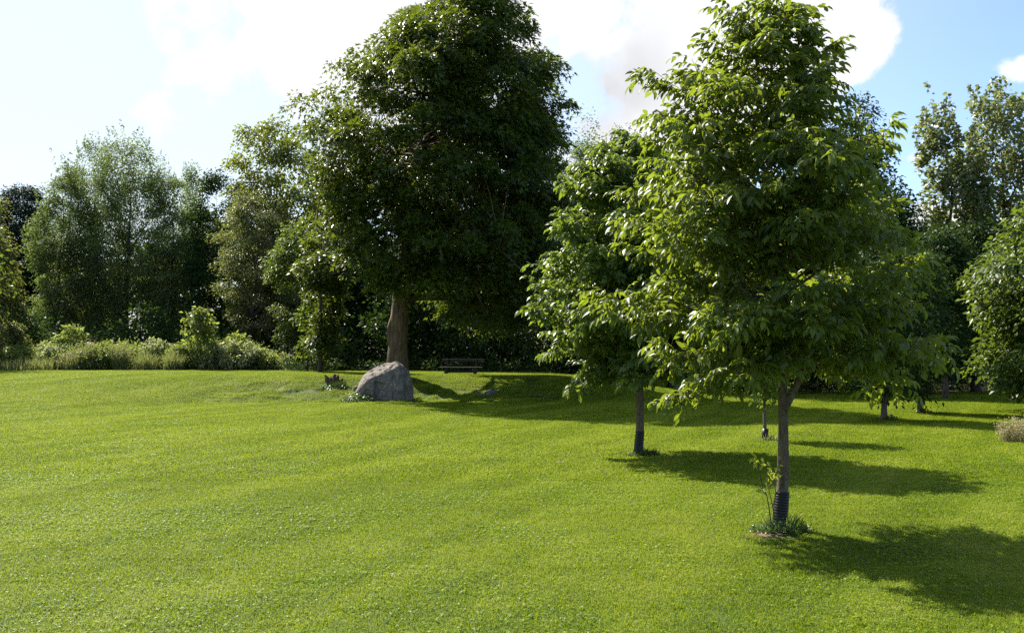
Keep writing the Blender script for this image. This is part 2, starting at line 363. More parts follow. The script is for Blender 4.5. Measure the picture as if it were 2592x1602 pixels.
def generic_tree(name, label, cat, base, D, prof, mat, bark='bark_far', leaf=.12, wid=.6, n_cl=90, per=260, cr=.8, flat=.65,
                 trunk=.18, limbs=8, seed=1, tmpl=T_KITE, shell=.45, droop=.25, group=None, depth=1.0, top_z=None, jag=.25, lean_x=0, inner=0.12, upright=0.0,
                 clear=None, spikes=0, dome=.4, limb_parts=False, trunk_rough=0.0, sides=8, trunk_top=.8):
    """prof: rows (photo display y, left x, right x) of the crown outline at distance D -> metres; clusters of leaves on twigs fill the volume"""
    q = np.random.RandomState(seed)
    bx, by = base; bz = ground(bx, by)
    k = D / FPX * 1.0595
    P = sorted([(EYE + (816.4 - y) * k, ((l + r) / 2 - 1223.2) * k, (r - l) / 2 * k) for y, l, r in prof])
    pz = np.array([p[0] for p in P]); pc = np.array([p[1] for p in P]); pr = np.array([max(p[2], .05) for p in P])
    root = empty(name, (bx, by, bz)); tag(root, label, cat, group)
    zz = np.linspace(pz[0], pz[-1], 200); wgt = np.interp(zz, pz, pr) ** 1.6 + .02; wgt /= wgt.sum()
    z = q.choice(zz, n_cl, p=wgt) + q.randn(n_cl) * .1
    ph = q.rand(n_cl) * 2 * np.pi
    rr = q.rand(n_cl); fr = np.where(q.rand(n_cl) < inner, rr * .6, 1 - (1 - rr ** .7) * shell)
    Rz = np.interp(z, pz, pr); lob = 1 + jag * (vnoise(ph * 1.6 + seed, z * .7 / max(cr, .3), seed) - .62)
    rad = np.maximum(Rz * lob - cr * .45, Rz * .15) * fr
    cc = np.stack([np.interp(z, pz, pc) + rad * np.cos(ph), by + rad * depth * np.sin(ph), z], 1)
    cc[:, 2] = np.minimum(cc[:, 2], pz[-1] - cr * .15)
    if clear:      # the sun reaches the bank below the crown: no foliage stands in those rays
        tt_ = (z - .4) / math.tan(SUN_EL); sx = cc[:, 0] + SUN_DIR.x * tt_; sy = cc[:, 1] + SUN_DIR.y * tt_
        ok_ = ((sx - clear[0]) / clear[2]) ** 2 + ((sy - clear[1]) / clear[3]) ** 2 > 1
        cc = cc[ok_]; n_cl = len(cc)
    # trunk
    top = np.array([np.interp(pz[-1] * trunk_top, pz, pc), by, pz[-1] * trunk_top]); b0 = np.array([bx, by, bz])
    n = 14; t = np.linspace(0, 1, n)[:, None]
    m1 = np.array([bx + lean_x, by, bz + (top[2] - bz) * .45])
    tp = (1 - t) ** 2 * b0 + 2 * t * (1 - t) * m1 + t * t * top; tp[1:-1] += q.randn(n - 2, 3) * trunk * .12; tp[0, 2] -= .1
    tr = trunk * (1 - .9 * t[:, 0] ** 1.1); tr[0] *= 1.2; tr[1] *= 1.0
    mb = MB(); mb.tube(tp, tr, sides, rough=trunk_rough, seed=seed)
    # limbs to spread targets
    tgt = []; cand = list(range(n_cl)); first = int(q.randint(n_cl)); tgt.append(first)
    dd = np.linalg.norm(cc - cc[first], axis=1)
    while len(tgt) < min(limbs, n_cl):
        j = int(dd.argmax()); tgt.append(j); dd = np.minimum(dd, np.linalg.norm(cc - cc[j], axis=1))
    lp = [tp[3:]]; limb_objs = []
    lrad = []
    for j in tgt:
        e = cc[j]; h = np.clip(e[2] - np.hypot(e[0] - tp[5][0], e[1] - by) * (.5 + .35 * q.rand() + upright), pz[0] + (.7 if limb_parts else -.3), top[2] * .95)
        ti = np.abs(tp[:, 2] - h).argmin(); s0 = tp[ti]
        cpts = curve3(s0, e, .22 if upright == 0 else -.2, 7, .06, q); r0 = max(tr[ti] * .5, .012)
        lm = mb if not limb_parts else MB()
        lm.tube(cpts, r0 * np.linspace(1, .22, 7), 5, cap=False); lp.append(cpts); lrad.append(r0)
        if limb_parts: limb_objs.append(lm)
    allp = np.concatenate(lp)
    for j in range(n_cl):
        if j in tgt: continue
        dj = np.linalg.norm((allp - cc[j]) * (1, 1, 1.0), axis=1) + np.maximum(allp[:, 2] - cc[j][2], 0) * .7
        s0 = allp[dj.argmin()]; cp = curve3(s0, cc[j], .15, 4, .05, q)
        mb.tube(cp, np.linspace(max(trunk * .09, .008), .004, 4), 3, cap=False)
    mb.v = [v - np.array([bx, by, bz]) for v in mb.v]
    mb.build('trunk', M[bark], root, smooth=True)
    for lm in limb_objs:
        lm.v = [v - np.array([bx, by, bz]) for v in lm.v]; lm.build('limb', M['bark_far'], root, smooth=True)
    # leaves: each cluster is a small drooping dome
    N = n_cl * per
    ci = np.repeat(np.arange(n_cl), per)
    crs = (cr * (.65 + .7 * q.rand(n_cl)))[ci]
    dirs = unit(q.randn(N, 3)); rad_ = q.rand(N) ** .5
    dirs[:, 2] = np.where(q.rand(N) < dome, np.abs(dirs[:, 2]), dirs[:, 2]); off = dirs * rad_[:, None] * crs[:, None]; off[:, 2] *= flat
    if upright: off[:, 2] *= 1 + upright * 1.5
    pos = cc[ci] + off
    pos[:, 2] -= droop * (off[:, 0] ** 2 + off[:, 1] ** 2) / np.maximum(crs, .05)
    if spikes:     # slender leafy shoots standing out of the crown
        ns = 26; zs_ = pz[0] + (pz[-1] - pz[0]) * (.45 + .55 * q.rand(spikes)); a_ = q.rand(spikes) * 6.283
        Rs = np.maximum(np.interp(zs_, pz, pr) * .82, .15)
        sb_ = np.stack([np.interp(zs_, pz, pc) + Rs * np.cos(a_), by + Rs * np.sin(a_), zs_ - .2], 1); hl = .6 + .9 * q.rand(spikes)
        tt2 = q.rand(spikes * ns); si = np.repeat(np.arange(spikes), ns)
        lean_ = np.stack([np.cos(a_) * .28, np.sin(a_) * .28, np.ones(spikes)], 1)
        p2 = sb_[si] + lean_[si] * (tt2 * hl[si])[:, None] + q.randn(len(si), 3) * (.10 * (1.15 - tt2))[:, None]
        k2 = q.choice(N, min(N, len(p2)), replace=False); pos[k2] = p2[:len(k2)]; dirs[k2] = q.randn(len(k2), 3) * .5
    outw = unit(np.stack([pos[:, 0] - np.interp(pos[:, 2], pz, pc), pos[:, 1] - by, np.zeros(N)], 1))
    A = unit(outw * .6 + dirs * .5 + q.randn(N, 3) * .45 + np.array([0, 0, -.55 + upright]))
    Nn = unit(outw * .35 + np.array([0, 0, .9]) + q.randn(N, 3) * .55)
    L = leaf * (.65 + .7 * q.rand(N)); V, F, val = leaf_arrays(pos, A, Nn, L, L * wid, tmpl, q)
    val = np.clip(val * .55 + np.repeat(q.rand(n_cl), per * len(tmpl[1])) * .45, 0, 1)
    V -= np.array([bx, by, bz])
    cr_o = fast_mesh('crown', V, F, M[mat], root, val)
    return root

# --- compound leaf (ash): five to nine drooping leaflets on a curved stalk
def compound(seed, L=.26, pairs=3, fl=.095, fw=.040):
    q = np.random.RandomState(seed)
    P, A, N, LL = [], [], [], []
    def rach(t): return np.array([t * L, 0, .03 * math.sin(t * 3) - .28 * L * t * t])
    for i in range(pairs):
        t = .38 + .5 * i / max(pairs - 1, 1)
        for sgn in (-1, 1):
            P.append(rach(t)); A.append(np.array([.55, sgn * .65, -.35 - .9 * q.rand()]) + q.randn(3) * .3)
            N.append(np.array([.3, sgn * .6, .8]) + q.randn(3) * .35); LL.append(fl * (.85 + .3 * q.rand()))
    P.append(rach(1.)); A.append(np.array([.7, 0, -.9]) + q.randn(3) * .12); N.append(np.array([.5, 0, 1.]) + q.randn(3) * .2); LL.append(fl * 1.15)
    LL = np.array(LL)
    V, F, val = leaf_arrays(np.array(P), np.array(A), np.array(N), LL, LL * fw / fl, T_LONG if fl < .095 else T_KITE4, q)
    r = np.array([rach(t) for t in (0, .35, .7, 1)]); w_ = .003
    rv = np.concatenate([r + (0, w_, 0), r - (0, w_, 0)]); rf = []
    for i in range(3): rf += [(i, i + 4, i + 1), (i + 1, i + 4, i + 5)]
    F = np.concatenate([F, np.array(rf) + len(V)]); V = np.concatenate([V, rv]); val = np.concatenate([val, np.full(6, .3)])
    return V, F, val
def ash_tree(name, label, base, D, prof, n_br, tw_per, lv_per, mat, cl_args, seed, trunk, z_first, group, fork=False, n_parts=300, bark='bark', lead_dx=0.0, bound=1.0):
    q = np.random.RandomState(seed); bx, by = base; bz = ground(bx, by); O = np.array([bx, by, bz])
    k = D / FPX * 1.0595
    P_ = sorted([(EYE + (816.4 - y) * k, (l - 1223.2) * k, (r - 1223.2) * k) for y, l, r in prof])
    pz, pl, pr = (np.array([p[i] for p in P_]) for i in range(3))
    root = empty(name, (bx, by, bz)); tag(root, label, 'tree', group)
    ztop = pz[-1]; n = 26; t = np.linspace(0, 1, n)
    tp = np.stack([bx + lead_dx * t ** 1.3 + .05 * np.sin(t * 7) * (t > .05), by + .04 * np.sin(t * 5 + 1), bz - .08 + (ztop - .15 - bz + .08) * t], 1)
    tr = trunk * (1 - .93 * t ** .8); tr[0] *= 1.25
    tr = np.maximum(tr, .006)
    # finer trunk
    tt = np.linspace(0, 1, 90); tpf = np.stack([np.interp(tt, t, tp[:, i]) for i in range(3)], 1); trf = np.interp(tt, t, tr)
    trf = trf * (1 + .05 * np.sin(tt * 60 + seed) * (q.rand(90)))
    mb = MB(); mb.tube(tpf, trf, 14, rough=.025, seed=seed)
    mb.v = [v - O for v in mb.v]; mb.build('trunk', M[bark], root, smooth=True)
    leafP, leafA = [], []
    def outline(z, phi):
        l, r = np.interp(z, pz, pl), np.interp(z, pz, pr); c = np.interp(z, tp[:, 2], tp[:, 0])
        rl, rr_ = max(c - l, .08), max(r - c, .08); m = (rl + rr_) / 2
        cs = math.cos(phi)
        return (rr_ if cs > 0 else rl) * cs * cs + m * (1 - cs * cs)
    for i in range(n_br):
        u = i / (n_br - 1); phi = i * 2.39996 + q.randn() * .25
        ze = pz[0] + (ztop - .12 - pz[0]) * (u ** .85) * .97 + .08
        Rr = max(outline(ze, phi) - .12, .10) * (.76 + .30 * q.rand()) * bound; ze = ze + q.randn() * .12 * min(Rr, 1)
        e = np.array([np.interp(ze, tp[:, 2], tp[:, 0]) + Rr * math.cos(phi), by + Rr * math.sin(phi), ze + .05 * q.randn()])
        zs = max(z_first, ze - Rr * (.55 + .3 * q.rand())); ti = np.abs(tpf[:, 2] - zs).argmin()
        if fork and i == 3:
            pass
        nb = 9; cp = curve3(tpf[ti], e, .12, nb, .05, q)
        if Rr > 1.0: cp[-3:, 2] -= np.array([.02, .06, .12]) * Rr * .5
        lm = MB(); r0 = trf[ti] * (.42 if Rr > .7 else .3)
        lm.tube(cp, r0 * np.linspace(1, .15, nb) + .002, 5, cap=False)
        ntw = max(3, int(tw_per * (Rr + .35)))
        for j in range(ntw):
            f = .22 + .78 * (j + q.rand() * .8) / ntw; f = min(f, .999); ip = f * (nb - 1); i0 = int(ip); s0 = cp[i0] * (1 - ip + i0) + cp[min(i0 + 1, nb - 1)] * (ip - i0)
            ax = unit(cp[min(i0 + 1, nb - 1)] - cp[i0] + 1e-6) if i0 < nb - 1 else unit(cp[-1] - cp[-2])
            side = (-1) ** j; perp = unit(np.cross(ax, (0, 0, 1)))
            tl = (.22 + .30 * q.rand()) * (1.15 - .5 * f) * min(1, .45 + Rr * .5)
            dv = unit(ax * (.8) + perp * side * (.8 if f < .9 else .2) + np.array([0, 0, .30]) + q.randn(3) * .28)
            te = s0 + dv * tl; tw = curve3(s0, te, .15, 4, .05, q)
            lm.tube(tw, np.linspace(.0045, .002, 4), 3, cap=False)
            for m_ in range(lv_per):
                g_ = (m_ + .6) / lv_per; a_ = tw[int(g_ * 3)] * 1.0 + (tw[min(int(g_ * 3) + 1, 3)] - tw[int(g_ * 3)]) * ((g_ * 3) % 1)
                az_ = q.rand() * 6.28; ld = unit(dv * .55 + np.array([math.cos(az_), math.sin(az_), 0]) * .75 + np.array([0, 0, .15 * q.randn()]))
                leafP.append(a_); leafA.append(ld)
        lm.v = [v - O for v in lm.v]; lm.build('limb', M[bark], root, smooth=True)
    if fork:
        fm = MB(); z0 = bz + (ztop - bz) * .225
        a = np.array([np.interp(z0, tpf[:, 2], tpf[:, 0]), by, z0]); e = a + np.array([.42, .08, 1.0])
        fm.tube(curve3(a, e, 0.0, 9, .0, q) + np.array([[.05 * math.sin(x * 3), 0, 0] for x in np.linspace(0, 1, 9)]), trunk * np.linspace(.62, .2, 9), 10, cap=False, rough=.03)
        fm.v = [v - O for v in fm.v]; fm.build('limb', M[bark], root, smooth=True)
    leafP = np.array(leafP); leafA = np.array(leafA); nL = len(leafP)
    keep = q.rand(nL) < 1.0
    variants = [compound(seed * 10 + i, **cl_args) for i in range(5)]
    vm = [fast_mesh('leaf', V, F, M[mat], None, val, link=False) for V, F, val in variants]
    camd = np.linalg.norm(leafP - np.array([0, 0, EYE]), axis=1)
    order = np.argsort(camd); part_ids = order[:n_parts]; isp = np.zeros(nL, bool); isp[part_ids] = True
    tilt_ = q.randn(nL) * .25; vi = q.randint(0, 5, nL); sc = .65 + .6 * q.rand(nL)
    Ax = unit(leafA); up = np.array([0, 0, 1.]) + q.randn(nL, 3) * .4
    Zx = unit(up - Ax * (up * Ax).sum(1, keepdims=True)); Yx = np.cross(Zx, Ax)
    Vs, Fs, vals = [], [], []; off = 0
    from mathutils import Matrix
    for v_ in range(5):
        V, F, val = variants[v_]; ids = np.where((vi == v_) & ~isp)[0]
        B = np.stack([Ax[ids], Yx[ids], Zx[ids]], 1) * sc[ids][:, None, None]      # rows
        W = np.einsum('vk,nkj->nvj', V, B) + leafP[ids][:, None] - O
        Vs.append(W.reshape(-1, 3)); Fs.append((F[None] + (off + np.arange(len(ids)) * len(V))[:, None, None]).reshape(-1, 3)); off += len(ids) * len(V)
        vals.append(np.clip(np.tile(val, len(ids)) * .6 + np.repeat(q.rand(len(ids)), len(F)) * .4, 0, 1))
    cr_ = fast_mesh('crown', np.concatenate(Vs), np.concatenate(Fs), M[mat], root, np.concatenate(vals)); cr_['kind'] = 'stuff'
    for i in part_ids:
        o = bpy.data.objects.new('leaf', vm[vi[i]]); C.objects.link(o); o.parent = root
        s_ = sc[i]; p = leafP[i] - O
        mt = Matrix(((Ax[i][0] * s_, Yx[i][0] * s_, Zx[i][0] * s_, p[0]), (Ax[i][1] * s_, Yx[i][1] * s_, Zx[i][1] * s_, p[1]),
                     (Ax[i][2] * s_, Yx[i][2] * s_, Zx[i][2] * s_, p[2]), (0, 0, 0, 1)))
        o.matrix_local = mt
    return root, tpf, trf, O

NEAR = (X_(1975, 11.54), 11.54); MID = (X_(1617, 19.2), 19.2)
near_root, near_tp, near_tr, near_O = ash_tree('young_ash_tree', 'young ash tree with broad airy crown and black ribbed guard, closest to the viewer', NEAR, 11.54,
    [(-6, 1822, 1852), (60, 1745, 1895), (105, 1650, 1965), (170, 1610, 2000), (215, 1545, 2000), (300, 1530, 2040), (340, 1530, 2120), (400, 1500, 2170),
     (450, 1490, 2190), (520, 1480, 2190), (600, 1432, 2215), (690, 1450, 2230), (760, 1455, 2240), (830, 1485, 2255), (890, 1560, 2255), (950, 1700, 2230)],
    72, 9.5, 7, 'ash', dict(L=.22, pairs=3, fl=.090, fw=.043), 5, .074, 1.70, 'young trees planted on the lawn', fork=True, lead_dx=-.10, bound=1.0)
mid_root, mid_tp, mid_tr, mid_O = ash_tree('young_ash_tree', 'round headed young tree left of the nearest tree, grass tuft round its foot', MID, 19.2,
    [(318, 1465, 1520), (380, 1395, 1600), (450, 1350, 1680), (520, 1320, 1720), (600, 1298, 1740), (700, 1300, 1760), (760, 1262, 1770), (820, 1290, 1760),
     (880, 1360, 1740), (925, 1420, 1690)],
    84, 9.0, 7, 'ash_far', dict(L=.22, pairs=3, fl=.100, fw=.055), 9, .085, 1.35, 'young trees planted on the lawn', lead_dx=-.22, bound=1.13)

G_FAR = 'young trees planted on the lawn'
generic_tree('thin_young_tree', 'slender young tree with thin trunk and short dark guard, seen beneath the nearest crown', 'tree', (X_(1934, 22.2), 22.2), 22.2,
    [(720, 1800, 1860), (800, 1760, 1900), (880, 1750, 1910), (945, 1790, 1870)], 'ash_far', 'bark', leaf=.10, wid=.45, n_cl=36, per=110, cr=.35, trunk=.042, limbs=7, seed=21, tmpl=T_KITE4, group=G_FAR, trunk_top=.95)
generic_tree('small_lawn_tree', 'small tree with leaning trunk and ring of bare soil at its foot', 'tree', (X_(2236, 27.4), 27.4), 27.4,
    [(520, 2080, 2150), (600, 2020, 2220), (700, 1990, 2250), (800, 1980, 2260), (900, 2020, 2230), (935, 2070, 2180)], 'deep', 'bark', leaf=.12, wid=.5, n_cl=90, per=140, cr=.5, trunk=.085, limbs=8, seed=22, tmpl=T_KITE4, group=G_FAR, lean_x=.1)
generic_tree('small_lawn_tree', 'small tree on the lawn with leafy sprouts at its foot, beyond the leaning trunk', 'tree', (X_(2328, 30.5), 30.5), 30.5,
    [(600, 2170, 2230), (700, 2120, 2260), (800, 2110, 2290), (900, 2130, 2270), (945, 2170, 2220)], 'deep', 'bark', leaf=.12, wid=.5, n_cl=80, per=130, cr=.5, trunk=.09, limbs=8, seed=23, tmpl=T_KITE4, group=G_FAR)
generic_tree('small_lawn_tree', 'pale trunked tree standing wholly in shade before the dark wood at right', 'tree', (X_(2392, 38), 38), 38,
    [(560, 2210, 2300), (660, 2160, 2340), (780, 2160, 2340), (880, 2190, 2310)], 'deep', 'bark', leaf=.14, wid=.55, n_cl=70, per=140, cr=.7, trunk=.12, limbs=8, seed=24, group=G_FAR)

# the great maple
BIG = (X_(1007, 39.6), 39.6)
big = generic_tree('great_maple_tree', 'huge dense dark maple with one thick trunk behind the grey boulder', 'tree', BIG, 39.6,
    [(-235, 1130, 1190), (-150, 1100, 1215), (-60, 1060, 1240), (0, 1010, 1268), (50, 905, 1290), (100, 850, 1320), (150, 848, 1345), (200, 822, 1380), (270, 745, 1392), (350, 728, 1392), (450, 706, 1395),
     (550, 715, 1390), (620, 735, 1380), (680, 785, 1370), (765, 860, 1335)],
    'maple', 'bark_big', leaf=.20, wid=.95, n_cl=700, per=220, cr=.78, dome=.75, flat=.6, trunk=.38, limbs=16, seed=31, tmpl=T_LOBE, shell=.5, depth=1.0, jag=.48, droop=.35, clear=(-2.9, 37.7, 2.9, 3.0),
    limb_parts=True, inner=.10, sides=32, trunk_rough=.05, trunk_top=.78)

def T(name, label, px, D, prof, mat, **kw):
    kw.setdefault('bark', 'bark_far')
    return generic_tree(name, label, kw.pop('cat', 'tree'), (X_(px * 1.0595, D), D), D, prof, mat, **kw)
GL = 'trees along the edge of the wood'
T('maple_tree', 'leafy tree crown reaching in from the right edge of the photo', 2575, 30, [(430, 2500, 2640), (480, 2440, 2700), (560, 2370, 2780), (650, 2310, 2830), (760, 2300, 2850), (850, 2300, 2840), (930, 2350, 2780)],
  'maple_right', leaf=.15, wid=.7, n_cl=190, per=210, cr=.7, trunk=.2, limbs=10, seed=41, tmpl=T_KITE, group=GL, jag=.35)
T('cottonwood_tree', 'tall cottonwood with upright clumps against blue sky at right', 2400, 46, [(212, 2340, 2410), (260, 2315, 2450), (330, 2300, 2500), (450, 2290, 2540), (560, 2290, 2560), (650, 2290, 2540), (760, 2290, 2520)],
  'poplar', leaf=.19, wid=.8, n_cl=115, per=115, cr=.5, trunk=.26, limbs=14, seed=42, group=GL, jag=.7, upright=.45, inner=.25, flat=1.1, spikes=50)
T('cottonwood_tree', 'lower cottonwood with a narrow upright top standing left of the tallest one', 2270, 45, [(262, 2230, 2275), (310, 2200, 2310), (400, 2205, 2350), (500, 2215, 2370), (600, 2235, 2380), (700, 2240, 2380)],
  'poplar', leaf=.19, wid=.8, n_cl=75, per=105, cr=.45, trunk=.2, limbs=12, seed=48, group=GL, jag=.7, upright=.45, inner=.25, flat=1.1, spikes=34)
T('dark_tree', 'dark tree top rising behind the right shoulder of the nearest crown', 2060, 44, [(232, 2040, 2075), (300, 1990, 2110), (400, 1960, 2140), (500, 1930, 2160), (650, 1900, 2170), (800, 1900, 2180)],
  'deep', leaf=.15, n_cl=150, per=170, cr=.8, trunk=.22, limbs=9, seed=43, group=GL)
T('dark_tree', 'dark tree added unseen behind the left half of the nearest crown to shade the lawn', 1610, 43, [(430, 1570, 1650), (540, 1520, 1710), (680, 1500, 1740), (860, 1510, 1740)],
  'deep', leaf=.17, n_cl=110, per=130, cr=1.0, trunk=.2, limbs=8, seed=46, group=GL)  # unseen tree put in to cast shade on the lawn at right
T('dark_tree', 'dark tree added unseen behind the right half of the nearest crown as a shadow caster', 1900, 42.5, [(400, 1860, 1940), (520, 1820, 1990), (680, 1800, 2020), (880, 1810, 2010)],
  'deep', leaf=.17, n_cl=110, per=130, cr=1.0, trunk=.2, limbs=8, seed=47, group=GL)  # another unseen shadow caster, added for the shaded lawn edge
T('dark_tree', 'dark tree added unseen behind the lower right boughs of the nearest crown to lengthen the lawn shade', 2110, 41.5, [(440, 2070, 2160), (540, 2030, 2200), (680, 2010, 2220), (880, 2020, 2220)],
  'deep', leaf=.17, n_cl=110, per=130, cr=1.0, trunk=.2, limbs=8, seed=49, group=GL)  # added out of sight so the wood's shade reaches further over the lawn
T('wispy_tree', 'low wispy tree top below the sky gap left of the cottonwood', 2215, 42, [(490, 2180, 2215), (560, 2140, 2280), (650, 2110, 2310), (760, 2100, 2330), (860, 2100, 2330)],
  'elder', leaf=.13, n_cl=110, per=150, cr=.7, trunk=.16, limbs=9, seed=44, group=GL, jag=.4)
T('dark_tree', 'dark leafy tree filling the gap under the cottonwood', 2330, 43, [(540, 2270, 2370), (620, 2220, 2450), (780, 2200, 2470), (880, 2200, 2460)],
  'deep', leaf=.16, n_cl=100, per=160, cr=.9, trunk=.2, limbs=8, seed=45, group=GL)
for i, (x, yt, lab) in enumerate([(1402, 282, 'slim pale poplar tip beside the right flank of the great maple'),
                                  (1466, 262, 'tallest of the slim pale poplars between maple and young trees'),
                                  (1522, 292, 'slim pale poplar just left of the nearest crown')]):
    T('slim_poplar_tree', lab, x, 56, [(yt, x - 10, x + 12), (yt + 50, x - 32, x + 34), (yt + 130, x - 45, x + 45), (yt + 300, x - 60, x + 60), (yt + 480, x - 60, x + 60)],
      'willow', leaf=.14, wid=.5, n_cl=80, per=110, cr=.55, trunk=.13, limbs=9, seed=50 + i, group='slim pale poplars behind', upright=.4, flat=1.0)
# left tree line
T('willow_tree', 'tallest feathery grey green tree of the left tree line', 300, 66, [(320, 286, 318), (350, 250, 350), (400, 215, 400), (480, 190, 440), (580, 180, 465), (700, 180, 465), (810, 190, 450)],
  'willow', spikes=90, leaf=.15, wid=.42, n_cl=380, per=130, cr=.62, trunk=.2, limbs=14, seed=61, group=GL, upright=.25, jag=.5, flat=.9)
T('willow_tree', 'feathery tree with pointed top left of the tallest willow', 215, 68, [(345, 205, 240), (400, 160, 290), (480, 130, 320), (600, 105, 330), (720, 100, 330), (820, 100, 320)],
  'willow', spikes=70, leaf=.15, wid=.42, n_cl=280, per=120, cr=.60, trunk=.18, limbs=12, seed=62, group=GL, upright=.25, jag=.5, flat=.9)
T('willow_tree', 'lower feathery tree with drooping left flank above the brush', 135, 65, [(392, 135, 170), (450, 110, 200), (530, 70, 220), (600, 55, 240), (700, 70, 250), (800, 90, 250)],
  'willow', spikes=60, leaf=.15, wid=.42, n_cl=240, per=120, cr=.60, trunk=.16, limbs=12, seed=63, group=GL, jag=.5)
T('willow_tree', 'rounded willow on the right of the feathery group', 410, 65, [(415, 385, 430), (470, 340, 480), (560, 330, 500), (680, 330, 510), (830, 340, 520)],
  'willow', spikes=60, leaf=.15, wid=.42, n_cl=220, per=120, cr=.60, trunk=.15, limbs=10, seed=64, group=GL, jag=.5)
T('pine_tree', 'dark blue green pine behind the far left trees', 40, 74, [(450, 0, 90), (500, -30, 120), (600, -40, 130), (720, -40, 130), (850, -30, 120)],
  'pine', leaf=.26, wid=.22, n_cl=260, per=190, cr=.9, trunk=.2, limbs=10, seed=65, group=GL)
T('grey_green_tree', 'grey green tree cut off by the left edge of the photo', -20, 58, [(400, -30, 4), (500, -60, 15), (590, -90, 38), (700, -100, 55), (800, -100, 62), (850, -90, 55)],
  'olive', leaf=.13, n_cl=130, per=180, cr=.7, trunk=.16, limbs=10, seed=66, group=GL)
T('slim_poplar_tree', 'thin distant poplar tip showing in the dip of the left tree line', 458, 80, [(392, 450, 468), (440, 428, 484), (520, 420, 490), (640, 420, 490)],
  'willow', leaf=.17, wid=.5, n_cl=60, per=110, cr=.6, trunk=.12, limbs=7, seed=67, group='slim pale poplars behind', upright=.5, flat=1.0)
T('spruce_like_tree', 'deep green narrow tree between the willows and the box elder', 500, 63, [(420, 480, 535), (470, 450, 570), (550, 440, 590), (680, 440, 600), (840, 430, 600)],
  'deep', leaf=.14, n_cl=140, per=180, cr=.65, trunk=.18, limbs=9, seed=68, group=GL)
T('box_elder_tree', 'yellow green tree top with open gaps left of the great maple', 640, 62, [(278, 570, 660), (320, 545, 740), (400, 530, 800), (470, 520, 820), (560, 520, 820), (700, 530, 820), (820, 540, 820)],
  'elder', leaf=.18, wid=.7, n_cl=230, per=170, cr=.85, trunk=.24, limbs=12, seed=69, group=GL, jag=.55, inner=.2)
T('olive_tree_clump', 'olive tinted bushy tree below the box elder top', 600, 58, [(460, 560, 660), (520, 520, 720), (600, 505, 740), (700, 520, 750), (820, 540, 750)],
  'olive', leaf=.13, wid=.5, n_cl=150, per=180, cr=.7, trunk=.16, limbs=10, seed=70, group=GL, jag=.45)
T('understorey_tree', 'glossy olive green tree low on the left flank of the great maple', 710, 53, [(540, 670, 740), (600, 640, 790), (680, 640, 820), (760, 650, 830), (860, 660, 830)],
  'maple_right', leaf=.13, wid=.55, n_cl=110, per=170, cr=.65, trunk=.12, limbs=9, seed=71, group=GL, jag=.45)
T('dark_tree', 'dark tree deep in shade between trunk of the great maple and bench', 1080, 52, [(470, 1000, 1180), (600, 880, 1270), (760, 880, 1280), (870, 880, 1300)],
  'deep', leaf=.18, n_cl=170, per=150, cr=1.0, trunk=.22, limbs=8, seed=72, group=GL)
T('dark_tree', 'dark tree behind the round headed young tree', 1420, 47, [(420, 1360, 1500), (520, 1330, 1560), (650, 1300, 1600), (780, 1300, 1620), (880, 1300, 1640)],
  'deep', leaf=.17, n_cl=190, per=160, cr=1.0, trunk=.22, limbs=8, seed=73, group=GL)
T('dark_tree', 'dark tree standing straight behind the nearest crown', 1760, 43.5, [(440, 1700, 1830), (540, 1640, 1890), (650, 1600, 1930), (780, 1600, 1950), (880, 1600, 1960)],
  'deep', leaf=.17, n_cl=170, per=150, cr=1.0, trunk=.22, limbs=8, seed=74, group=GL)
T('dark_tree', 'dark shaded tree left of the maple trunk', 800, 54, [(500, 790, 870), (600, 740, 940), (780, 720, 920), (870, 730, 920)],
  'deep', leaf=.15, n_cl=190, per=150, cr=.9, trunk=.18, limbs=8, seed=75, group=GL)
T('understorey_maple_tree', 'yellow green maple boughs hanging in front of the left flank of the great maple', 765, 45, [(400, 725, 780), (470, 700, 830), (560, 690, 850), (650, 705, 850), (715, 730, 830), (800, 735, 815), (870, 740, 810)],
  'maple', leaf=.17, wid=.9, n_cl=95, per=150, cr=.6, dome=.75, trunk=.10, limbs=9, seed=77, group=GL, jag=.5, tmpl=T_LOBE, clear=(-3.2, 37.5, 3.4, 3.2))
T('sapling', 'silvery leaved sapling catching light left of the maple trunk', 735, 46.8, [(700, 735, 755), (740, 710, 765), (790, 695, 770), (860, 690, 790)],
  'maple_right', leaf=.15, wid=.6, n_cl=26, per=50, cr=.35, trunk=.04, limbs=6, seed=76, cat='sapling')
# outside the frame on both sides the edge of the wood goes on
for i, (x, D, yt, side) in enumerate([(-140, 51, 420, 'just outside the left edge'), (-480, 62, 330, 'well outside the left edge'), (-800, 62, 400, 'farthest out on the left'),
        (2760, 48, 330, 'just outside the right edge'), (3050, 48, 300, 'well outside the right edge'), (3400, 48, 380, 'farthest out on the right')]):
    T('wood_edge_tree', 'broad tree of the wood edge ' + side + ' of the picture', x, D, [(yt, x - 60, x + 60), (yt + 80, x - 130, x + 130), (yt + 250, x - 170, x + 170), (yt + 450, x - 150, x + 150)],
      'maple_right', leaf=.24, n_cl=90, per=80, cr=1.2, trunk=.22, limbs=8, seed=80 + i, group='wood edge beyond the frame')

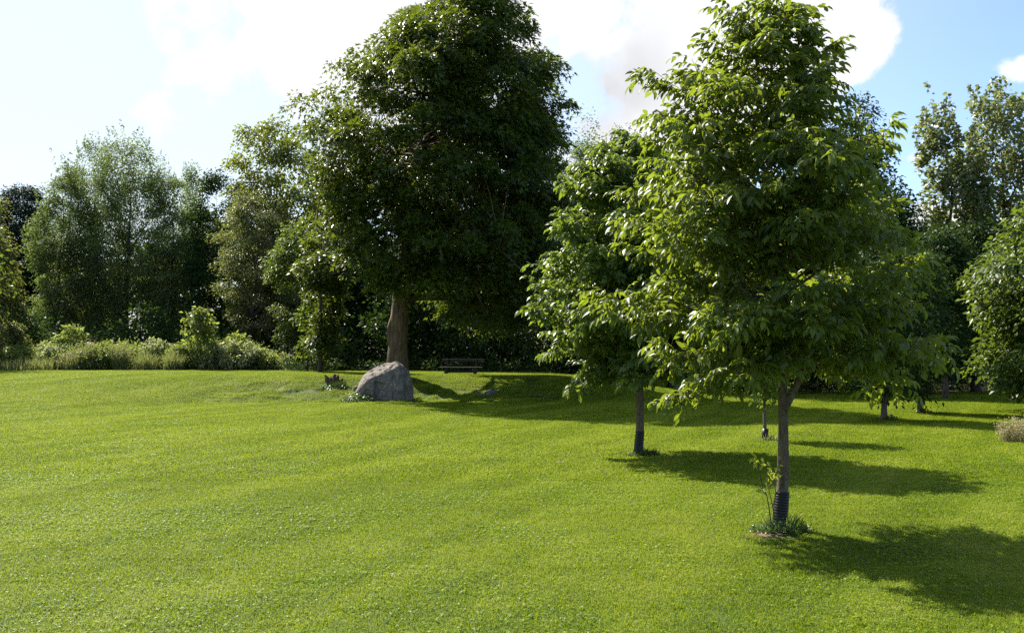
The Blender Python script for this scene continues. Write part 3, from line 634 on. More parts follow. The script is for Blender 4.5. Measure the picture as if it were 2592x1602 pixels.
# far wood that reads as one dark mass
def mass(name, label, cat, xs, yfun, hfun, mat, n_cl, per, cr, leaf, wid, seed, flat=.8, depth=6):
    q = np.random.RandomState(seed)
    x = xs[0] + (xs[1] - xs[0]) * q.rand(n_cl); y = np.array([yfun(a) for a in x]) + depth * q.rand(n_cl)
    z = hgt(x, y) + np.array([hfun(a) for a in x]) * q.rand(n_cl) ** .8
    cc = np.stack([x, y, z], 1); ci = np.repeat(np.arange(n_cl), per); N = n_cl * per
    dv = unit(q.randn(N, 3)); off = dv * (q.rand(N) ** .45)[:, None] * (cr * (.6 + .8 * q.rand(n_cl)))[ci][:, None]; off[:, 2] *= flat
    pos = cc[ci] + off; pos[:, 2] = np.maximum(pos[:, 2], hgt(pos[:, 0], pos[:, 1]) + .02)
    A = unit(dv + q.randn(N, 3) * .6 + (0, 0, -.2)); Nn = unit(q.randn(N, 3) * .6 + (0, -.2, .8)); L = leaf * (.6 + .8 * q.rand(N))
    V, F, val = leaf_arrays(pos, A, Nn, L, L * wid, T_KITE, q)
    o = fast_mesh(name, V, F, M[mat], None, val); tag(o, label, cat, kind='stuff'); return o
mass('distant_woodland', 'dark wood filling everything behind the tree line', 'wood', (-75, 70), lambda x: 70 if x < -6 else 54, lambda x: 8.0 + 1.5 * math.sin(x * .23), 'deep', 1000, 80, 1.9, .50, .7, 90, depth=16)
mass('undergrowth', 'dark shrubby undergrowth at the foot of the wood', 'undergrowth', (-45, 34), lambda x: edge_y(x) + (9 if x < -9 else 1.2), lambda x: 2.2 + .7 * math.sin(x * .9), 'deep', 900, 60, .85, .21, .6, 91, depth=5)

# ------------------------------------------------------------------ brush along the lawn edge
def shrub(name, label, px, D, w_m, h_m, mat, leaf=.10, wid=.6, n_cl=24, per=110, cr=.28, seed=1, group=None, cat='shrub', dx=None):
    q = np.random.RandomState(seed); bx = X_(px, D); by = D; bz = ground(bx, by); root = empty(name, (bx, by, bz)); tag(root, label, cat, group)
    ph = q.rand(n_cl) * 6.283; rr = q.rand(n_cl) ** .6; zz = h_m * (.15 + .75 * q.rand(n_cl) ** .8)
    sh = np.sqrt(np.clip(1 - (zz / h_m) ** 2.2, .05, 1))
    cc = np.stack([w_m / 2 * rr * sh * np.cos(ph), w_m * .42 * rr * sh * np.sin(ph), zz], 1)
    if dx is not None: cc[:, 0] += dx(cc[:, 2] / h_m) * w_m
    mb = MB()
    for c in cc: mb.tube(curve3((c[0] * .15, c[1] * .15, -.02), c, .1, 4, .06, q), np.linspace(.012, .004, 4), 3, cap=False)
    mb.build('stem', M['bark_far'], root)
    ci = np.repeat(np.arange(n_cl), per); N = len(ci); dv = unit(q.randn(N, 3)); off = dv * (q.rand(N) ** .5)[:, None] * (cr * (.6 + .8 * q.rand(n_cl)))[ci][:, None]
    pos = cc[ci] + off * (1, 1, .8); pos[:, 2] = np.maximum(pos[:, 2], .02)
    A = unit(dv * .6 + q.randn(N, 3) * .5 + (0, 0, -.3)); Nn = unit(dv * .4 + (0, 0, .8) + q.randn(N, 3) * .5); L = leaf * (.6 + .8 * q.rand(N))
    V, F, val = leaf_arrays(pos, A, Nn, L, L * wid, T_KITE, q); fast_mesh('foliage', V, F, M[mat], root, val); return root
def tuft(name, label, px, D, w_m, h_m, mat, n=260, seed=1, group=None, cat='grass tuft', bw=.012, seedheads=False):
    q = np.random.RandomState(seed); bx = X_(px, D); bz = ground(bx, D); root = empty(name, (bx, D, bz)); tag(root, label, cat, group)
    a = q.rand(n) * 6.283; r = q.rand(n) ** .6; b = np.stack([w_m / 2 * r * np.cos(a), w_m * .35 * r * np.sin(a), np.zeros(n) - .01], 1)
    h = h_m * (.45 + .6 * q.rand(n)) * (1 - .3 * r); lean = q.randn(n, 2) * .18 + np.stack([np.cos(a), np.sin(a)], 1) * .15
    mid = b + np.stack([lean[:, 0] * h * .4, lean[:, 1] * h * .4, h * .55], 1); tip = b + np.stack([lean[:, 0] * h * 1.1, lean[:, 1] * h * 1.1, h * (1 - .3 * np.abs(lean[:, 0]))], 1)
    s = np.stack([np.cos(q.rand(n) * 3.14), np.sin(q.rand(n) * 3.14), np.zeros(n)], 1) * bw / 2
    V = np.stack([b - s, b + s, mid - s * .8, mid + s * .8, tip], 1).reshape(-1, 3); F0 = np.array([(0, 1, 3), (0, 3, 2), (2, 3, 4)])
    F = (F0[None] + (np.arange(n) * 5)[:, None, None]).reshape(-1, 3)
    fast_mesh('blades_of_grass' if False else 'foliage', V, F, M[mat], root, np.repeat(q.rand(n) * .7, 3))
    if seedheads:
        k = n // 3; P = np.repeat(tip[:k], 7, 0) + q.randn(k * 7, 3) * (.02, .02, .05); N = len(P)
        V, F, val = leaf_arrays(P, q.randn(N, 3) + (0, 0, 1), q.randn(N, 3), np.full(N, .05), np.full(N, .022), T_KITE, q)
        sh_ = fast_mesh('seed_head', V, F, M['drygrass'], root, np.clip(val * .3 + .7, 0, 1)); sh_['kind'] = 'stuff'
    return root
GB = 'brush between lawn and wood'
for i, (px, D, w_, h_, mat, lab) in enumerate([
        (25, 49.0, 2.6, 1.25, 'brush', 'low broadleaf shrub at the far left end of the brush strip'),
        (150, 49.4, 2.4, 1.30, 'brush_pale', 'pale low shrub below the arching vine'),
        (255, 48.6, 2.2, 1.20, 'brush', 'fresh green mound of weeds left of the tall grass plumes'),
        (480, 49.0, 2.2, 1.30, 'brush', 'green shrub mound right of the tall grass plumes'),
        (400, 49.6, 2.0, 1.45, 'brush_pale', 'yellowish shrub with pointed top, middle of the brush strip'),
        (560, 48.6, 1.9, 1.20, 'brush_pale', 'pale leafy shrub left of the vine column'),
        (620, 48.6, 2.1, 1.45, 'brush_pale', 'greyish white leaved shrub at the right end of the brush strip'),
        (668, 48.9, 1.2, .85, 'brush', 'last small shrub before the shade of the wood'),
        (330, 50.2, 2.4, 1.0, 'brush', 'low green shrub behind the grass plumes'),
        (-90, 49.0, 3.0, 1.2, 'brush', 'broad shrub just outside the left edge')]):
    shrub('brush_shrub', lab, px, D, w_, h_ * .88, mat, leaf=.13, n_cl=30, per=95, cr=.32, seed=100 + i, group=GB)
shrub('vine_covered_bush', 'tall vine hung bush standing above the brush strip', 520, 48.7, 1.5, 3.0, 'brush', leaf=.19, wid=.75, n_cl=32, per=28, cr=.28, seed=130, cat='bush', dx=lambda t: -.25 * t)
shrub('vine_arch_bush', 'arching vine draped over a dark hollow at left', 160, 50.2, 1.7, 2.1, 'brush', leaf=.14, n_cl=26, per=60, cr=.24, seed=131, cat='bush', dx=lambda t: .35 * t)
shrub('vine_covered_bush', 'rounded vine covered bush at the left edge of the photo', 30, 49.6, 1.7, 2.3, 'olive', leaf=.13, n_cl=38, per=80, cr=.30, seed=132, cat='bush')
shrub('low_bush', 'yellow green leafy bush leaning out right of the vine column', 600, 49.6, 1.7, 1.8, 'brush', leaf=.17, n_cl=24, per=42, cr=.28, seed=133, cat='bush')
for i, (px, D, w_, h_, lab) in enumerate([
        (225, 48.2, .9, 1.5, 'tall grey grass plumes, tallest of the brush strip'),
        (305, 48.2, .6, 1.3, 'thin grass plume right of the tallest plumes'),
        (185, 48.0, 1.0, 1.0, 'greyish tall grass left of the tallest plumes'),
        (115, 48.0, 1.4, .8, 'tall grass below the arching vine'),
        (370, 48.0, .9, 1.1, 'dark green weed spires in the middle of the brush strip'),
        (440, 48.0, .9, 1.2, 'bluish weed spires left of the vine column'),
        (60, 48.0, 1.8, .75, 'low dull grass bank at the left corner of the lawn edge'),
        (0, 48.0, 1.8, .7, 'low dull grass bank cut by the left edge')]):
    tuft('tall_grass_clump', lab, px, D, w_, h_, 'tallgrass', 420, 150 + i, GB, 'grass clump', .022, seedheads=(i in (0, 1, 2)))
o = mass('edge_weeds', 'ragged weeds and long grass along the far lawn edge', 'weeds', (-27, -10.5), lambda x: 48.2, lambda x: .85 + .25 * math.sin(x * 1.3) + .15 * math.sin(x * 3.1), 'brush', 520, 70, .30, .12, .4, 95, flat=1.2, depth=3.0)
o = mass('shaded_edge_weeds', 'dark low weeds under the great maple along the wood edge', 'weeds', (-10.5, 16), lambda x: edge_y(x) - .2, lambda x: .35, 'deep', 260, 50, .30, .13, .5, 96, flat=1.0, depth=2.5)
# right hand tall grass clump
for i, (px, D, w_, h_, lab) in enumerate([(2560, 21.6, .5, .44, 'tan seeded tall grass clump by the right edge of the lawn'),
                                         (2594, 21.9, .6, .52, 'taller reddish grass clump cut by the right edge'),
                                         (2660, 22.3, .9, .5, 'dry grass clump just outside the right edge')]):
    tuft('dry_grass_clump', lab, px, D, w_, h_, 'drygrass', 300, 170 + i, 'dry grass at right', 'grass clump', .009, seedheads=True)
tuft('sunlit_grass_clump', 'sunlit yellowish long grass glimpsed under the right hand crown', 2575, 52, 2.6, 1.2, 'tallgrass', 700, 180, None, 'grass clump', .03)

# ------------------------------------------------------------------ boulder
def boulder(name, label, cx, cyy, sil, depth, mat, seed, cat='boulder', scale=1.0, notch=True, sub=7, facets=()):
    import bmesh
    q = np.random.RandomState(seed)
    nt, npz = 170, 90
    th = np.linspace(0, 2 * np.pi, nt, endpoint=False); ph = np.linspace(.0, np.pi, npz)
    s = np.array(sil, float); ang = np.arctan2(s[:, 1], s[:, 0]) % (2 * np.pi); rad = np.hypot(s[:, 0], s[:, 1]); o_ = np.argsort(ang)
    ang, rad = ang[o_], rad[o_]
    Rt = np.interp(th, np.concatenate([[ang[-1] - 2 * np.pi], ang, [ang[0] + 2 * np.pi]]), np.concatenate([[rad[-1]], rad, [rad[0]]]))
    TH, PH = np.meshgrid(th, ph); RT = np.repeat(Rt[None], npz, 0)
    sp = np.sin(PH) ** .72; cp = np.sign(np.cos(PH)) * np.abs(np.cos(PH)) ** .85
    x = RT * np.cos(TH) * sp; z = RT * np.sin(TH) * sp; y = -depth * cp
    P = np.stack([x, y, z], -1)
    # planar facets shave the round form
    for (nv, dd) in facets:
        nv = np.array(nv, float); nv /= np.linalg.norm(nv); over = (P * nv).sum(-1) - dd; P = P - np.maximum(over, 0)[..., None] * nv * .92
    def n3(p, f, s_): return (vnoise(p[..., 0] * f + 7.3 * s_, p[..., 2] * f + p[..., 1] * f * .7, s_) + vnoise(p[..., 1] * f + 3.1, p[..., 0] * f - p[..., 2] * f * .6, s_ + 9)) - 1
    nrm = unit(P + 1e-6)
    disp = .050 * n3(P, 2.6, 1) + .028 * n3(P, 6.5, 2) + .014 * n3(P, 15, 3)
    ridged = np.abs(n3(P, 3.3, 5)); disp -= .045 * np.exp(-(ridged / .035) ** 2)      # cracks
    P = P + nrm * (disp * scale)[..., None]
    if notch:
        fx, fz = P[..., 0], P[..., 2]; front = P[..., 1] < 0
        tri_ = (fx > -.20) & (fx < .03 - (.20 - fz) * 0) & (fz < .24 - (fx + .2) * .35) & (fz > -.20 + (fx + .2) * .9) & front
        wgt = np.clip((fx + .24) / .04, 0, 1) * np.clip((.27 - (fx + .2) * .35 - fz) / .03, 0, 1) * np.clip((fz - (-.20 + (fx + .12) * 1.6)) / .05, 0, 1) * np.clip((.10 - fx) / .06, 0, 1) * front
        P[..., 1] += wgt * .13
        cr_ = np.exp(-((fx + .235) / .022) ** 2) * (fz < .22) * (fz > -.25) * front; P[..., 1] += cr_ * .12
    V = P.reshape(-1, 3); i = np.arange(npz * nt).reshape(npz, nt); j = np.roll(i, -1, 1)
    F = np.concatenate([np.stack([i[:-1], i[1:], j[1:]], -1).reshape(-1, 3), np.stack([i[:-1], j[1:], j[:-1]], -1).reshape(-1, 3)])
    o = fast_mesh(name, V, F, M[mat]); o.location = (cx, cyy, ground(cx, cyy - .3)); tag(o, label, cat); return o
u = 36.3 / FPX
bp_ = [(-72, -4), (-70, 8), (-64, 20), (-52, 40), (-32, 56), (-8, 67), (15, 73), (28, 75), (40, 70), (55, 58), (66, 40), (73, 14), (74, -20), (72, -36), (0, -40), (-40, -34), (-62, -16)]
zc = 34
rock = boulder('boulder', 'big grey boulder on the lawn before the thick maple trunk', X_(970, 36.0), 36.3, [(a * u, (b - 8) * u) for a, b in bp_], .72, 'rock', 3,
               facets=[((.15, -1, .20), .60), ((-.80, -.38, .52), .76), ((-.30, -.38, .88), .63), ((.9, -.55, .1), .74)])
rock.location.z += .42
kn = boulder('knob_of_rock', None, 0, 0, [(-.10, 0), (-.07, .09), (0, .12), (.09, .08), (.1, -.05), (0, -.1)], .12, 'rock', 6, notch=False, scale=.3)
kn.parent = rock; kn.location = (-.93, -.1, -.02); del kn['category']
small = boulder('embedded_rock', 'small dark rock sunk in the grassy bank below the bench', X_(1238, 37.4), 37.6, [(-.30, 0), (-.24, .10), (-.05, .20), (.14, .24), (.30, .14), (.36, 0), (.3, -.15), (0, -.2), (-.25, -.12)], .30, 'rock_dark', 8, cat='rock', notch=False, scale=.6)
small.location.z -= .04
s2 = boulder('embedded_rock', 'fist sized brown rock touching the small dark rock', X_(1208, 37.3), 37.5, [(-.12, 0), (-.08, .09), (.04, .12), (.13, .05), (.1, -.06), (0, -.1)], .12, 'root', 12, cat='rock', notch=False, scale=.4)
s2.location.z += .03

# trunk burl of the great maple (a part of it)
q = np.random.RandomState(4)
bm = MB(); pts = np.array([(-.20, -.12, .9), (-.23, -.14, 1.15), (-.27, -.15, 1.45), (-.28, -.14, 1.7), (-.25, -.12, 1.95), (-.18, -.08, 2.3)])
bm.tube(pts, [.05, .10, .13, .12, .09, .04], 10, rough=.12, seed=4); bm.build('burl', M['bark_big'], big, smooth=True)

# ------------------------------------------------------------------ bench
bD = 43.0; bX = X_(1166, bD); bZ = ground(bX, bD); bench = empty('park_bench', (bX, bD, bZ)); bench.rotation_euler = (0, 0, R_(-7))
tag(bench, 'plain dark wooden bench in the shade right of the maple trunk', 'bench')
for nm, args in [('seat', (0, -.10, .27, 1.72, .16, .05)), ('seat', (0, .09, .27, 1.72, .17, .05)), ('backrest', (0.06, .27, .55, 1.70, .04, .10)), ('stretcher', (0, .02, .10, 1.1, .05, .08))]:
    b = MB(); b.box(*args); ob = b.build(nm, M['wood'], bench)
    bv = ob.modifiers.new('bevel', 'BEVEL'); bv.width = .008; bv.segments = 2
for sx in (-.58, .58):
    b = MB(); b.box(sx, -.12, .12, .09, .08, .25); b.build('leg', M['wood'], bench)
    b = MB(); b.box(sx, .215, .28, .07, .06, .62); b.build('leg', M['wood'], bench)

# ------------------------------------------------------------------ root stump on the bank
sx_, sy_ = X_(846, 38.4), 38.4; sb = MB(); q = np.random.RandomState(17)
for i in range(16):
    a = q.rand() * 6.28; r = .10 + .14 * q.rand(); e = np.array([math.cos(a) * r * 1.5, math.sin(a) * r, .12 + .32 * q.rand()])
    sb.tube(curve3((math.cos(a) * .08, math.sin(a) * .08, -.05), e, .3, 5, .12, q), np.array([.10, .09, .075, .05, .02]) * (.7 + .6 * q.rand()), 7, rough=.10, seed=i)
st = sb.build('root_stump', M['root']); st.location = (sx_, sy_, ground(sx_, sy_)); tag(st, 'reddish brown rotten root stump on the bank left of the boulder', 'stump')

# ------------------------------------------------------------------ weeds round the stones and tree feet
def weeds(name, label, px, D, w_, dpt, h_, n, mat, leaf, seed, cat='weeds', grass=0):
    q = np.random.RandomState(seed); bx = X_(px, D); bz = ground(bx, D)
    a = q.rand(n) * 6.283; r = q.rand(n) ** .55; P = np.stack([w_ / 2 * r * np.cos(a), dpt / 2 * r * np.sin(a), h_ * q.rand(n) * (1 - .6 * r)], 1)
    A = unit(q.randn(n, 3) * (1, 1, .35) + (0, 0, .1)); N = unit(q.randn(n, 3) * .45 + (0, 0, 1)); L = leaf * (.55 + .8 * q.rand(n))
    V, F, val = leaf_arrays(P, A, N, L, L * .65, T_KITE4, q)
    if grass:
        b = np.stack([w_ / 2 * (q.rand(grass) - .3), dpt / 2 * (q.rand(grass) * 2 - 1), np.zeros(grass)], 1); tp = b + q.randn(grass, 3) * (.06, .06, .02) + np.stack([q.rand(grass) * 0] * 2 + [h_ * (.8 + .9 * q.rand(grass))], 1)
        V2, F2, v2 = leaf_arrays(b, tp - b, q.randn(grass, 3), np.linalg.norm(tp - b, axis=1), np.full(grass, .008), T_KITE4, q)
        F = np.concatenate([F, F2 + len(V)]); V = np.concatenate([V, V2]); val = np.concatenate([val, v2 * .6 + .4])
    V[:, 2] += hgt(V[:, 0] + bx, V[:, 1] + D) - bz
    o = fast_mesh(name, V, F, M[mat], None, val); o.location = (bx, D, bz); tag(o, label, cat, kind='stuff'); return o
weeds('leafy_weeds', 'leafy weeds crowding the left foot of the boulder', 905, 35.5, 1.15, .8, .36, 520, 'weed', .085, 201)
weeds('leafy_weeds', 'yellow green weeds behind the left shoulder of the boulder', 885, 36.3, .7, .6, .42, 260, 'brush', .08, 202)
weeds('leafy_weeds', 'low weeds at the right foot of the boulder', 1050, 35.8, .5, .5, .16, 150, 'weed', .06, 203)
weeds('grass_ring', 'longer grass growing against the front foot of the boulder', 985, 35.5, 1.5, .35, .10, 260, 'tallgrass', .05, 212, grass=220)
weeds('grass_ring', 'grass and weeds round the brown root stump', 848, 38.1, 1.1, .7, .20, 420, 'weed', .07, 204, grass=160)
weeds('leafy_weeds', 'pale clover like weeds in front of the small dark rock', 1225, 37.0, .75, .4, .12, 240, 'brush', .05, 205)
weeds('leafy_weeds', 'mixed weeds heaped round the guard of the nearest tree', 1966, 11.38, .60, .42, .13, 900, 'weed', .034, 206, grass=40)
weeds('leafy_weeds', 'grassy weeds on the shaded right side of the nearest trunk foot', 2005, 11.50, .38, .32, .12, 420, 'brush', .036, 207, grass=50)
weeds('grass_ring', 'dark grass tuft round the foot of the second young tree', 1630, 19.1, .62, .40, .09, 620, 'weed', .040, 208, grass=110)
weeds('leafy_weeds', 'sprouts at the foot of the leaning small tree', 2252, 27.3, .35, .25, .20, 160, 'weed', .05, 209)
weeds('leafy_weeds', 'sprouts at the foot of the farther small tree', 2338, 30.4, .45, .25, .16, 160, 'weed', .06, 210)
weeds('grass_ring', 'thin grass at the foot of the slender tree', 1940, 22.1, .6, .3, .08, 140, 'tallgrass', .04, 211, grass=60)
def disc(name, label, px, D, w_, dpt, mat, seed):
    q = np.random.RandomState(seed); bx = X_(px, D); n = 40; a = np.arange(n) / n * 6.283; rr = 1 + .22 * np.array([vnoise(np.cos(t) * 2 + seed, np.sin(t) * 2, seed) for t in a]) - .1
    V = [(0, 0, 0)] + [(w_ / 2 * r_ * math.cos(t), dpt / 2 * r_ * math.sin(t), 0) for t, r_ in zip(a, rr)]
    V = np.array(V); V[:, 2] = hgt(V[:, 0] + bx, V[:, 1] + D) - ground(bx, D) + .018; V[1:, 2] -= .016
    F = np.array([(0, i + 1, (i + 1) % n + 1) for i in range(n)]); o = fast_mesh(name, V, F, M[mat]); o.location = (bx, D, ground(bx, D)); tag(o, kind='structure'); return o
SOIL = [(1925, 11.20, .42, .20), (2236, 27.35, .55, .35), (1958, 11.35, .5, .3)]
for i, s_ in enumerate(SOIL): disc('bare_soil', None, s_[0], s_[1], s_[2], s_[3], 'soil', 300 + i)

# ------------------------------------------------------------------ ribbed guard on the nearest trunk and plain guards on others
def guard(name, label, root_tp, root_tr, O, h, ribs, extra, mat='guard', z0=.0):
    mb = MB(); n = ribs * 6; zs = np.linspace(z0, h, n); pts, rads = [], []
    for i, z in enumerate(zs):
        zz = O[2] + z; pts.append((np.interp(zz, root_tp[:, 2], root_tp[:, 0]) - O[0], np.interp(zz, root_tp[:, 2], root_tp[:, 1]) - O[1], z))
        rads.append(np.interp(zz, root_tp[:, 2], root_tr) + extra + .005 * max(0, math.sin(i / 6 * 2 * math.pi)))
    mb.tube(pts, rads, 28); o = mb.build(name, M[mat], smooth=True); o.location = tuple(O); tag(o, label, 'tree guard'); return o
guard('trunk_guard', 'black ribbed plastic sleeve round the foot of the nearest trunk', near_tp, near_tr, near_O, .40, 14, .008)
guard('trunk_guard', 'dark sleeve round the foot of the second young tree', mid_tp, mid_tr, mid_O, .42, 10, .004)
gt = MB(); gt.tube([(0, 0, -.02), (0, 0, .12), (.01, 0, .24)], [.068, .066, .062], 16); ob = gt.build('trunk_guard', M['guard'], smooth=True)
ob.location = (X_(1934, 22.2) + .01, 22.2, ground(X_(1934, 22.2), 22.2)); tag(ob, 'short black sleeve round the slender tree', 'tree guard')

# ------------------------------------------------------------------ suckers with yellow leaves left of the guard
suck = empty('sucker_shoots', (X_(1950, 11.45), 11.45, ground(X_(1950, 11.45), 11.45))); tag(suck, 'thin bare shoots tipped with yellow green leaves beside the nearest trunk', 'shoots')
ks = 11.45 / FPX
def P_px(px, py, dy=0): return np.array([(px - 1950) * ks, dy, Z_(py, 11.45) - suck.location.z])
stems = [[(1949, 1322), (1944, 1280), (1938, 1250), (1929, 1235), (1925, 1215), (1918, 1180), (1916, 1165)],
         [(1956, 1312), (1953, 1285), (1948, 1262), (1943, 1240), (1938, 1215), (1937, 1200)],
         [(1952, 1275), (1955, 1258), (1958, 1243), (1955, 1225), (1957, 1190)],
         [(1958, 1243), (1966, 1233), (1972, 1225)]]
q = np.random.RandomState(5)
for i, stp in enumerate(stems):
    b = MB(); pts = [P_px(x, y, -.03 * i) for x, y in stp]; b.tube(pts, np.linspace(.0065, .003, len(pts)), 6); b.build('shoot', M['bark_far'], suck, smooth=True)
for (lx, ly, n, spread) in [(1912, 1155, 7, 9), (1918, 1170, 8, 10), (1950, 1188, 9, 11), (1957, 1200, 10, 10), (1962, 1182, 5, 8), (1940, 1222, 6, 8), (1934, 1238, 5, 8), (1927, 1243, 3, 5)]:
    for j in range(n):
        P = P_px(lx + q.randn() * spread * .55, ly + q.randn() * spread * .55, -.03 + q.randn() * .03)[None]; L = np.array([.050 + .025 * q.rand()])
        V, F, val = leaf_arrays(P, unit(q.randn(1, 3) + (-.3, 0, -.3)), unit(q.randn(1, 3) * .6 + (-.3, -.6, .6)), L, L * .6, T_LONG, q)
        fast_mesh('leaf', V, F, M['yellow'], suck, val)
tw = MB(); tz = near_O[2]
tw.tube([P_px(1990, 1213, .03), P_px(2000, 1208, .03), (P_px(2008, 1200, .03)), P_px(2017, 1188, .03)], [.005, .004, .003, .002], 5)
tw.build('shoot', M['bark_far'], suck, smooth=True)
# fallen leaves
for (px, py, lab) in [(1408, 1172, 'single fallen brown leaf lying on the open lawn'), (2251, 1137, 'fallen reddish leaf lying in a thin shadow streak on the lawn')]:
    D = EYE * FPX / (py - HY); P = np.array([[X_(px, D), D, ground(X_(px, D), D) + .035]])
    V, F, val = leaf_arrays(P - P, np.array([[1., .2, .1]]), np.array([[.2, -.3, 1.]]), np.array([.10]), np.array([.07]), T_LOBE, q)
    o = fast_mesh('fallen_leaf', V, F, M['brown'], None, val); o.location = tuple(P[0]); tag(o, lab, 'leaf')

# ------------------------------------------------------------------ grass (one thing nobody could count): patches of blades over the lawn
def blade_patch(n, size, hmin, hmax, bw, clover, seed):
    q = np.random.RandomState(seed)
    b = np.stack([(q.rand(n) - .5) * size, (q.rand(n) - .5) * size, np.zeros(n) - .004], 1)
    a = q.rand(n) * 6.283; h = hmin + (hmax - hmin) * q.rand(n); ln = np.abs(q.randn(n)) * 1.0
    dv = np.stack([np.cos(a), np.sin(a)], 1) * ln[:, None]
    mid = b + np.concatenate([dv * h[:, None] * .35, (h * .6)[:, None]], 1); tip = b + np.concatenate([dv * h[:, None] * 1.1, (h * (1 - .38 * np.minimum(ln, 1.7)))[:, None]], 1)
    f = a + 1.57 + q.randn(n) * .4; s = np.stack([np.cos(f), np.sin(f), np.zeros(n)], 1) * (bw * (.6 + .8 * q.rand(n)))[:, None] / 2
    V = np.stack([b - s, b + s, mid - s * .85, mid + s * .85, tip], 1).reshape(-1, 3); F0 = np.array([(0, 1, 3), (0, 3, 2), (2, 3, 4)])
    F = (F0[None] + (np.arange(n) * 5)[:, None, None]).reshape(-1, 3); val = np.repeat(q.rand(n), 3)
    me_b = (V, F, val)
    if clover:
        c = clover; base = np.stack([(q.rand(c) - .5) * size, (q.rand(c) - .5) * size, .012 + .022 * q.rand(c)], 1)
        P = np.repeat(base, 3, 0); an = np.repeat(q.rand(c) * 6.28, 3) + np.tile([0, 2.09, 4.19], c); A = np.stack([np.cos(an), np.sin(an), q.randn(3 * c) * .25], 1)
        N = np.repeat(unit(q.randn(c, 3) * .35 + (0, 0, 1)), 3, 0); L = np.repeat(.010 + .009 * q.rand(c), 3) * (1 + (size > .9) * .6)
        V2, F2, v2 = leaf_arrays(P, A, N, L, L * 1.0, T_KITE, q)
        return me_b, (V2, F2, v2)
    return me_b, None
def two_mat_mesh(name, a, b):
    V, F, val = a
    if b is not None:
        F = np.concatenate([F, b[1] + len(V)]); V = np.concatenate([V, b[0]]); val = np.concatenate([val, b[2]])
    me = fast_mesh(name, V, F, M['blade'], None, val, link=False)
    if b is not None:
        me.materials.append(M['clover']); mi = np.zeros(len(F), np.int32); mi[len(a[1]):] = 1; me.polygons.foreach_set('material_index', mi)
    return me
def scatter(name, label, patches, pts, var):
    """points mesh + geometry nodes that put one of the patches on each point"""
    P = np.asarray(pts, np.float32); me = bpy.data.meshes.new(name); me.vertices.add(len(P)); me.vertices.foreach_set('co', P.ravel())
    e = 0.15; hx = (hgt(P[:, 0] + e, P[:, 1]) - hgt(P[:, 0] - e, P[:, 1])) / (2 * e); hy = (hgt(P[:, 0], P[:, 1] + e) - hgt(P[:, 0], P[:, 1] - e)) / (2 * e)
    rz = rs.randint(0, 4, len(P)) * (math.pi / 2)
    # euler XYZ that tilts to the slope (rotation about z first by quarter turns)
    rot = np.zeros((len(P), 3), np.float32)
    from mathutils import Matrix
    for i in range(len(P)):
        n_ = Vector((-hx[i], -hy[i], 1)).normalized(); qd = Vector((0, 0, 1)).rotation_difference(n_).to_matrix() @ Matrix.Rotation(rz[i], 3, 'Z'); eu = qd.to_euler(); rot[i] = (eu.x, eu.y, eu.z)
    at = me.attributes.new('rot', 'FLOAT_VECTOR', 'POINT'); at.data.foreach_set('vector', rot.ravel())
    ai = me.attributes.new('idx', 'INT', 'POINT'); ai.data.foreach_set('value', np.asarray(var, np.int32))
    o = bpy.data.objects.new(name, me); C.objects.link(o)
    ng = bpy.data.node_groups.new(name, 'GeometryNodeTree'); ng.interface.new_socket('Geometry', in_out='INPUT', socket_type='NodeSocketGeometry'); ng.interface.new_socket('Geometry', in_out='OUTPUT', socket_type='NodeSocketGeometry')
    gi = ng.nodes.new('NodeGroupInput'); go = ng.nodes.new('NodeGroupOutput'); iop = ng.nodes.new('GeometryNodeInstanceOnPoints'); j = ng.nodes.new('GeometryNodeGeometryToInstance')
    for m_ in patches[::-1]:
        src = bpy.data.objects.new(name + '_patch', m_); oi = ng.nodes.new('GeometryNodeObjectInfo'); oi.inputs['Object'].default_value = src; oi.inputs['As Instance'].default_value = True
        ng.links.new(oi.outputs['Geometry'], j.inputs[0])
    # Geometry to Instance joins in one; use Join Geometry so that each stays its own instance
    jg = ng.nodes.new('GeometryNodeJoinGeometry')
    for l in list(ng.links): ng.links.new(l.from_socket, jg.inputs[0])
    ng.nodes.remove(j)
    na = ng.nodes.new('GeometryNodeInputNamedAttribute'); na.data_type = 'FLOAT_VECTOR'; na.inputs['Name'].default_value = 'rot'
    nb = ng.nodes.new('GeometryNodeInputNamedAttribute'); nb.data_type = 'INT'; nb.inputs['Name'].default_value = 'idx'
    e2r = ng.nodes.new('FunctionNodeEulerToRotation')
    ng.links.new(na.outputs['Attribute'], e2r.inputs[0]); ng.links.new(e2r.outputs[0], iop.inputs['Rotation'])
    ng.links.new(nb.outputs['Attribute'], iop.inputs['Instance Index']); iop.inputs['Pick Instance'].default_value = True
    ng.links.new(gi.outputs[0], iop.inputs['Points']); ng.links.new(jg.outputs[0], iop.inputs['Instance']); ng.links.new(iop.outputs[0], go.inputs[0])
    md = o.modifiers.new('scatter', 'NODES'); md.node_group = ng; tag(o, label, 'grass', kind='stuff')
    return o
near_p = [two_mat_mesh('grass_patch', *blade_patch(1700, .5, .016, .040, .0046, c, 400 + i)) for i, c in enumerate([10, 45, 90, 20, 0])]
far_p = [two_mat_mesh('grass_patch', *blade_patch(2600, 1.0, .025, .050, .0085, c, 420 + i)) for i, c in enumerate([0, 35, 70, 0])]
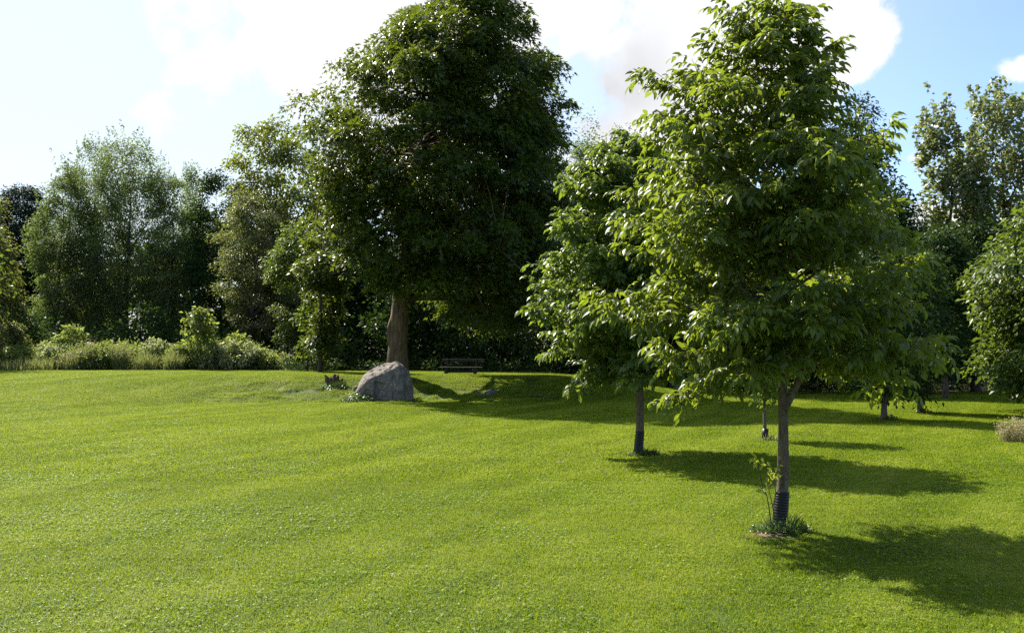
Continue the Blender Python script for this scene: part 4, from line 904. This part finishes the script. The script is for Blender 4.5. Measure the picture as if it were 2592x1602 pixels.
def visible(x, y, m=2.5): return np.abs(x) < y * 0.4728 + m
def pick(x, y, nv):
    c = vnoise(x * .8, y * .8, 8) + .35 * (vnoise(x * 3, y * 3, 9) - .5); v = np.zeros(len(x), int)
    v[c > .42] = 3; v[c > .55] = 1; v[c > .68] = 2
    if nv == 4: v = np.minimum(v, 3)
    return v
def avoid(x, y):
    k_ = np.ones(len(x), bool)
    for px, D, w_, dp in SOIL: k_ &= ~(((x - X_(px, D)) / (w_ * .32)) ** 2 + ((y - D) / (dp * .32)) ** 2 < 1)
    return k_
xx, yy = np.meshgrid(np.arange(-10, 10, .47), np.arange(3.2, 16, .47)); xx = xx.ravel() + rs.randn(xx.size) * .02; yy = yy.ravel() + rs.randn(yy.size) * .02
k_ = visible(xx, yy, 2.0) & avoid(xx, yy); xx, yy = xx[k_], yy[k_]
scatter('lawn_grass', 'short mown grass with clover covering the near lawn', near_p, np.stack([xx, yy, hgt(xx, yy)], 1), pick(xx, yy, 5))
xx, yy = np.meshgrid(np.arange(-27, 27, .94), np.arange(16.1, 50, .94)); xx = xx.ravel() + rs.randn(xx.size) * .04; yy = yy.ravel() + rs.randn(yy.size) * .04
k_ = visible(xx, yy, 2.5) & (yy < edge_y(xx) + .6); bk = (yy > 33) & (yy < 42) & (xx > -14) & (xx < 9); k_ &= ~bk; xx, yy = xx[k_], yy[k_]
scatter('lawn_grass', 'short mown grass covering the lawn out to the wood', far_p, np.stack([xx, yy, hgt(xx, yy)], 1), pick(xx, yy, 4))

small_p = [two_mat_mesh('grass_patch', *blade_patch(650, .5, .03, .06, .0095, c, 440 + i)) for i, c in enumerate([0, 20, 40, 0])]
xx, yy = np.meshgrid(np.arange(-14.5, 9.5, .45), np.arange(32.6, 42.4, .45)); xx = xx.ravel() + rs.randn(xx.size) * .03; yy = yy.ravel() + rs.randn(yy.size) * .03
scatter('bank_grass', 'rougher short grass on the bank and mound round the boulder and bench', small_p, np.stack([xx, yy, hgt(xx, yy)], 1), pick(xx, yy, 4))
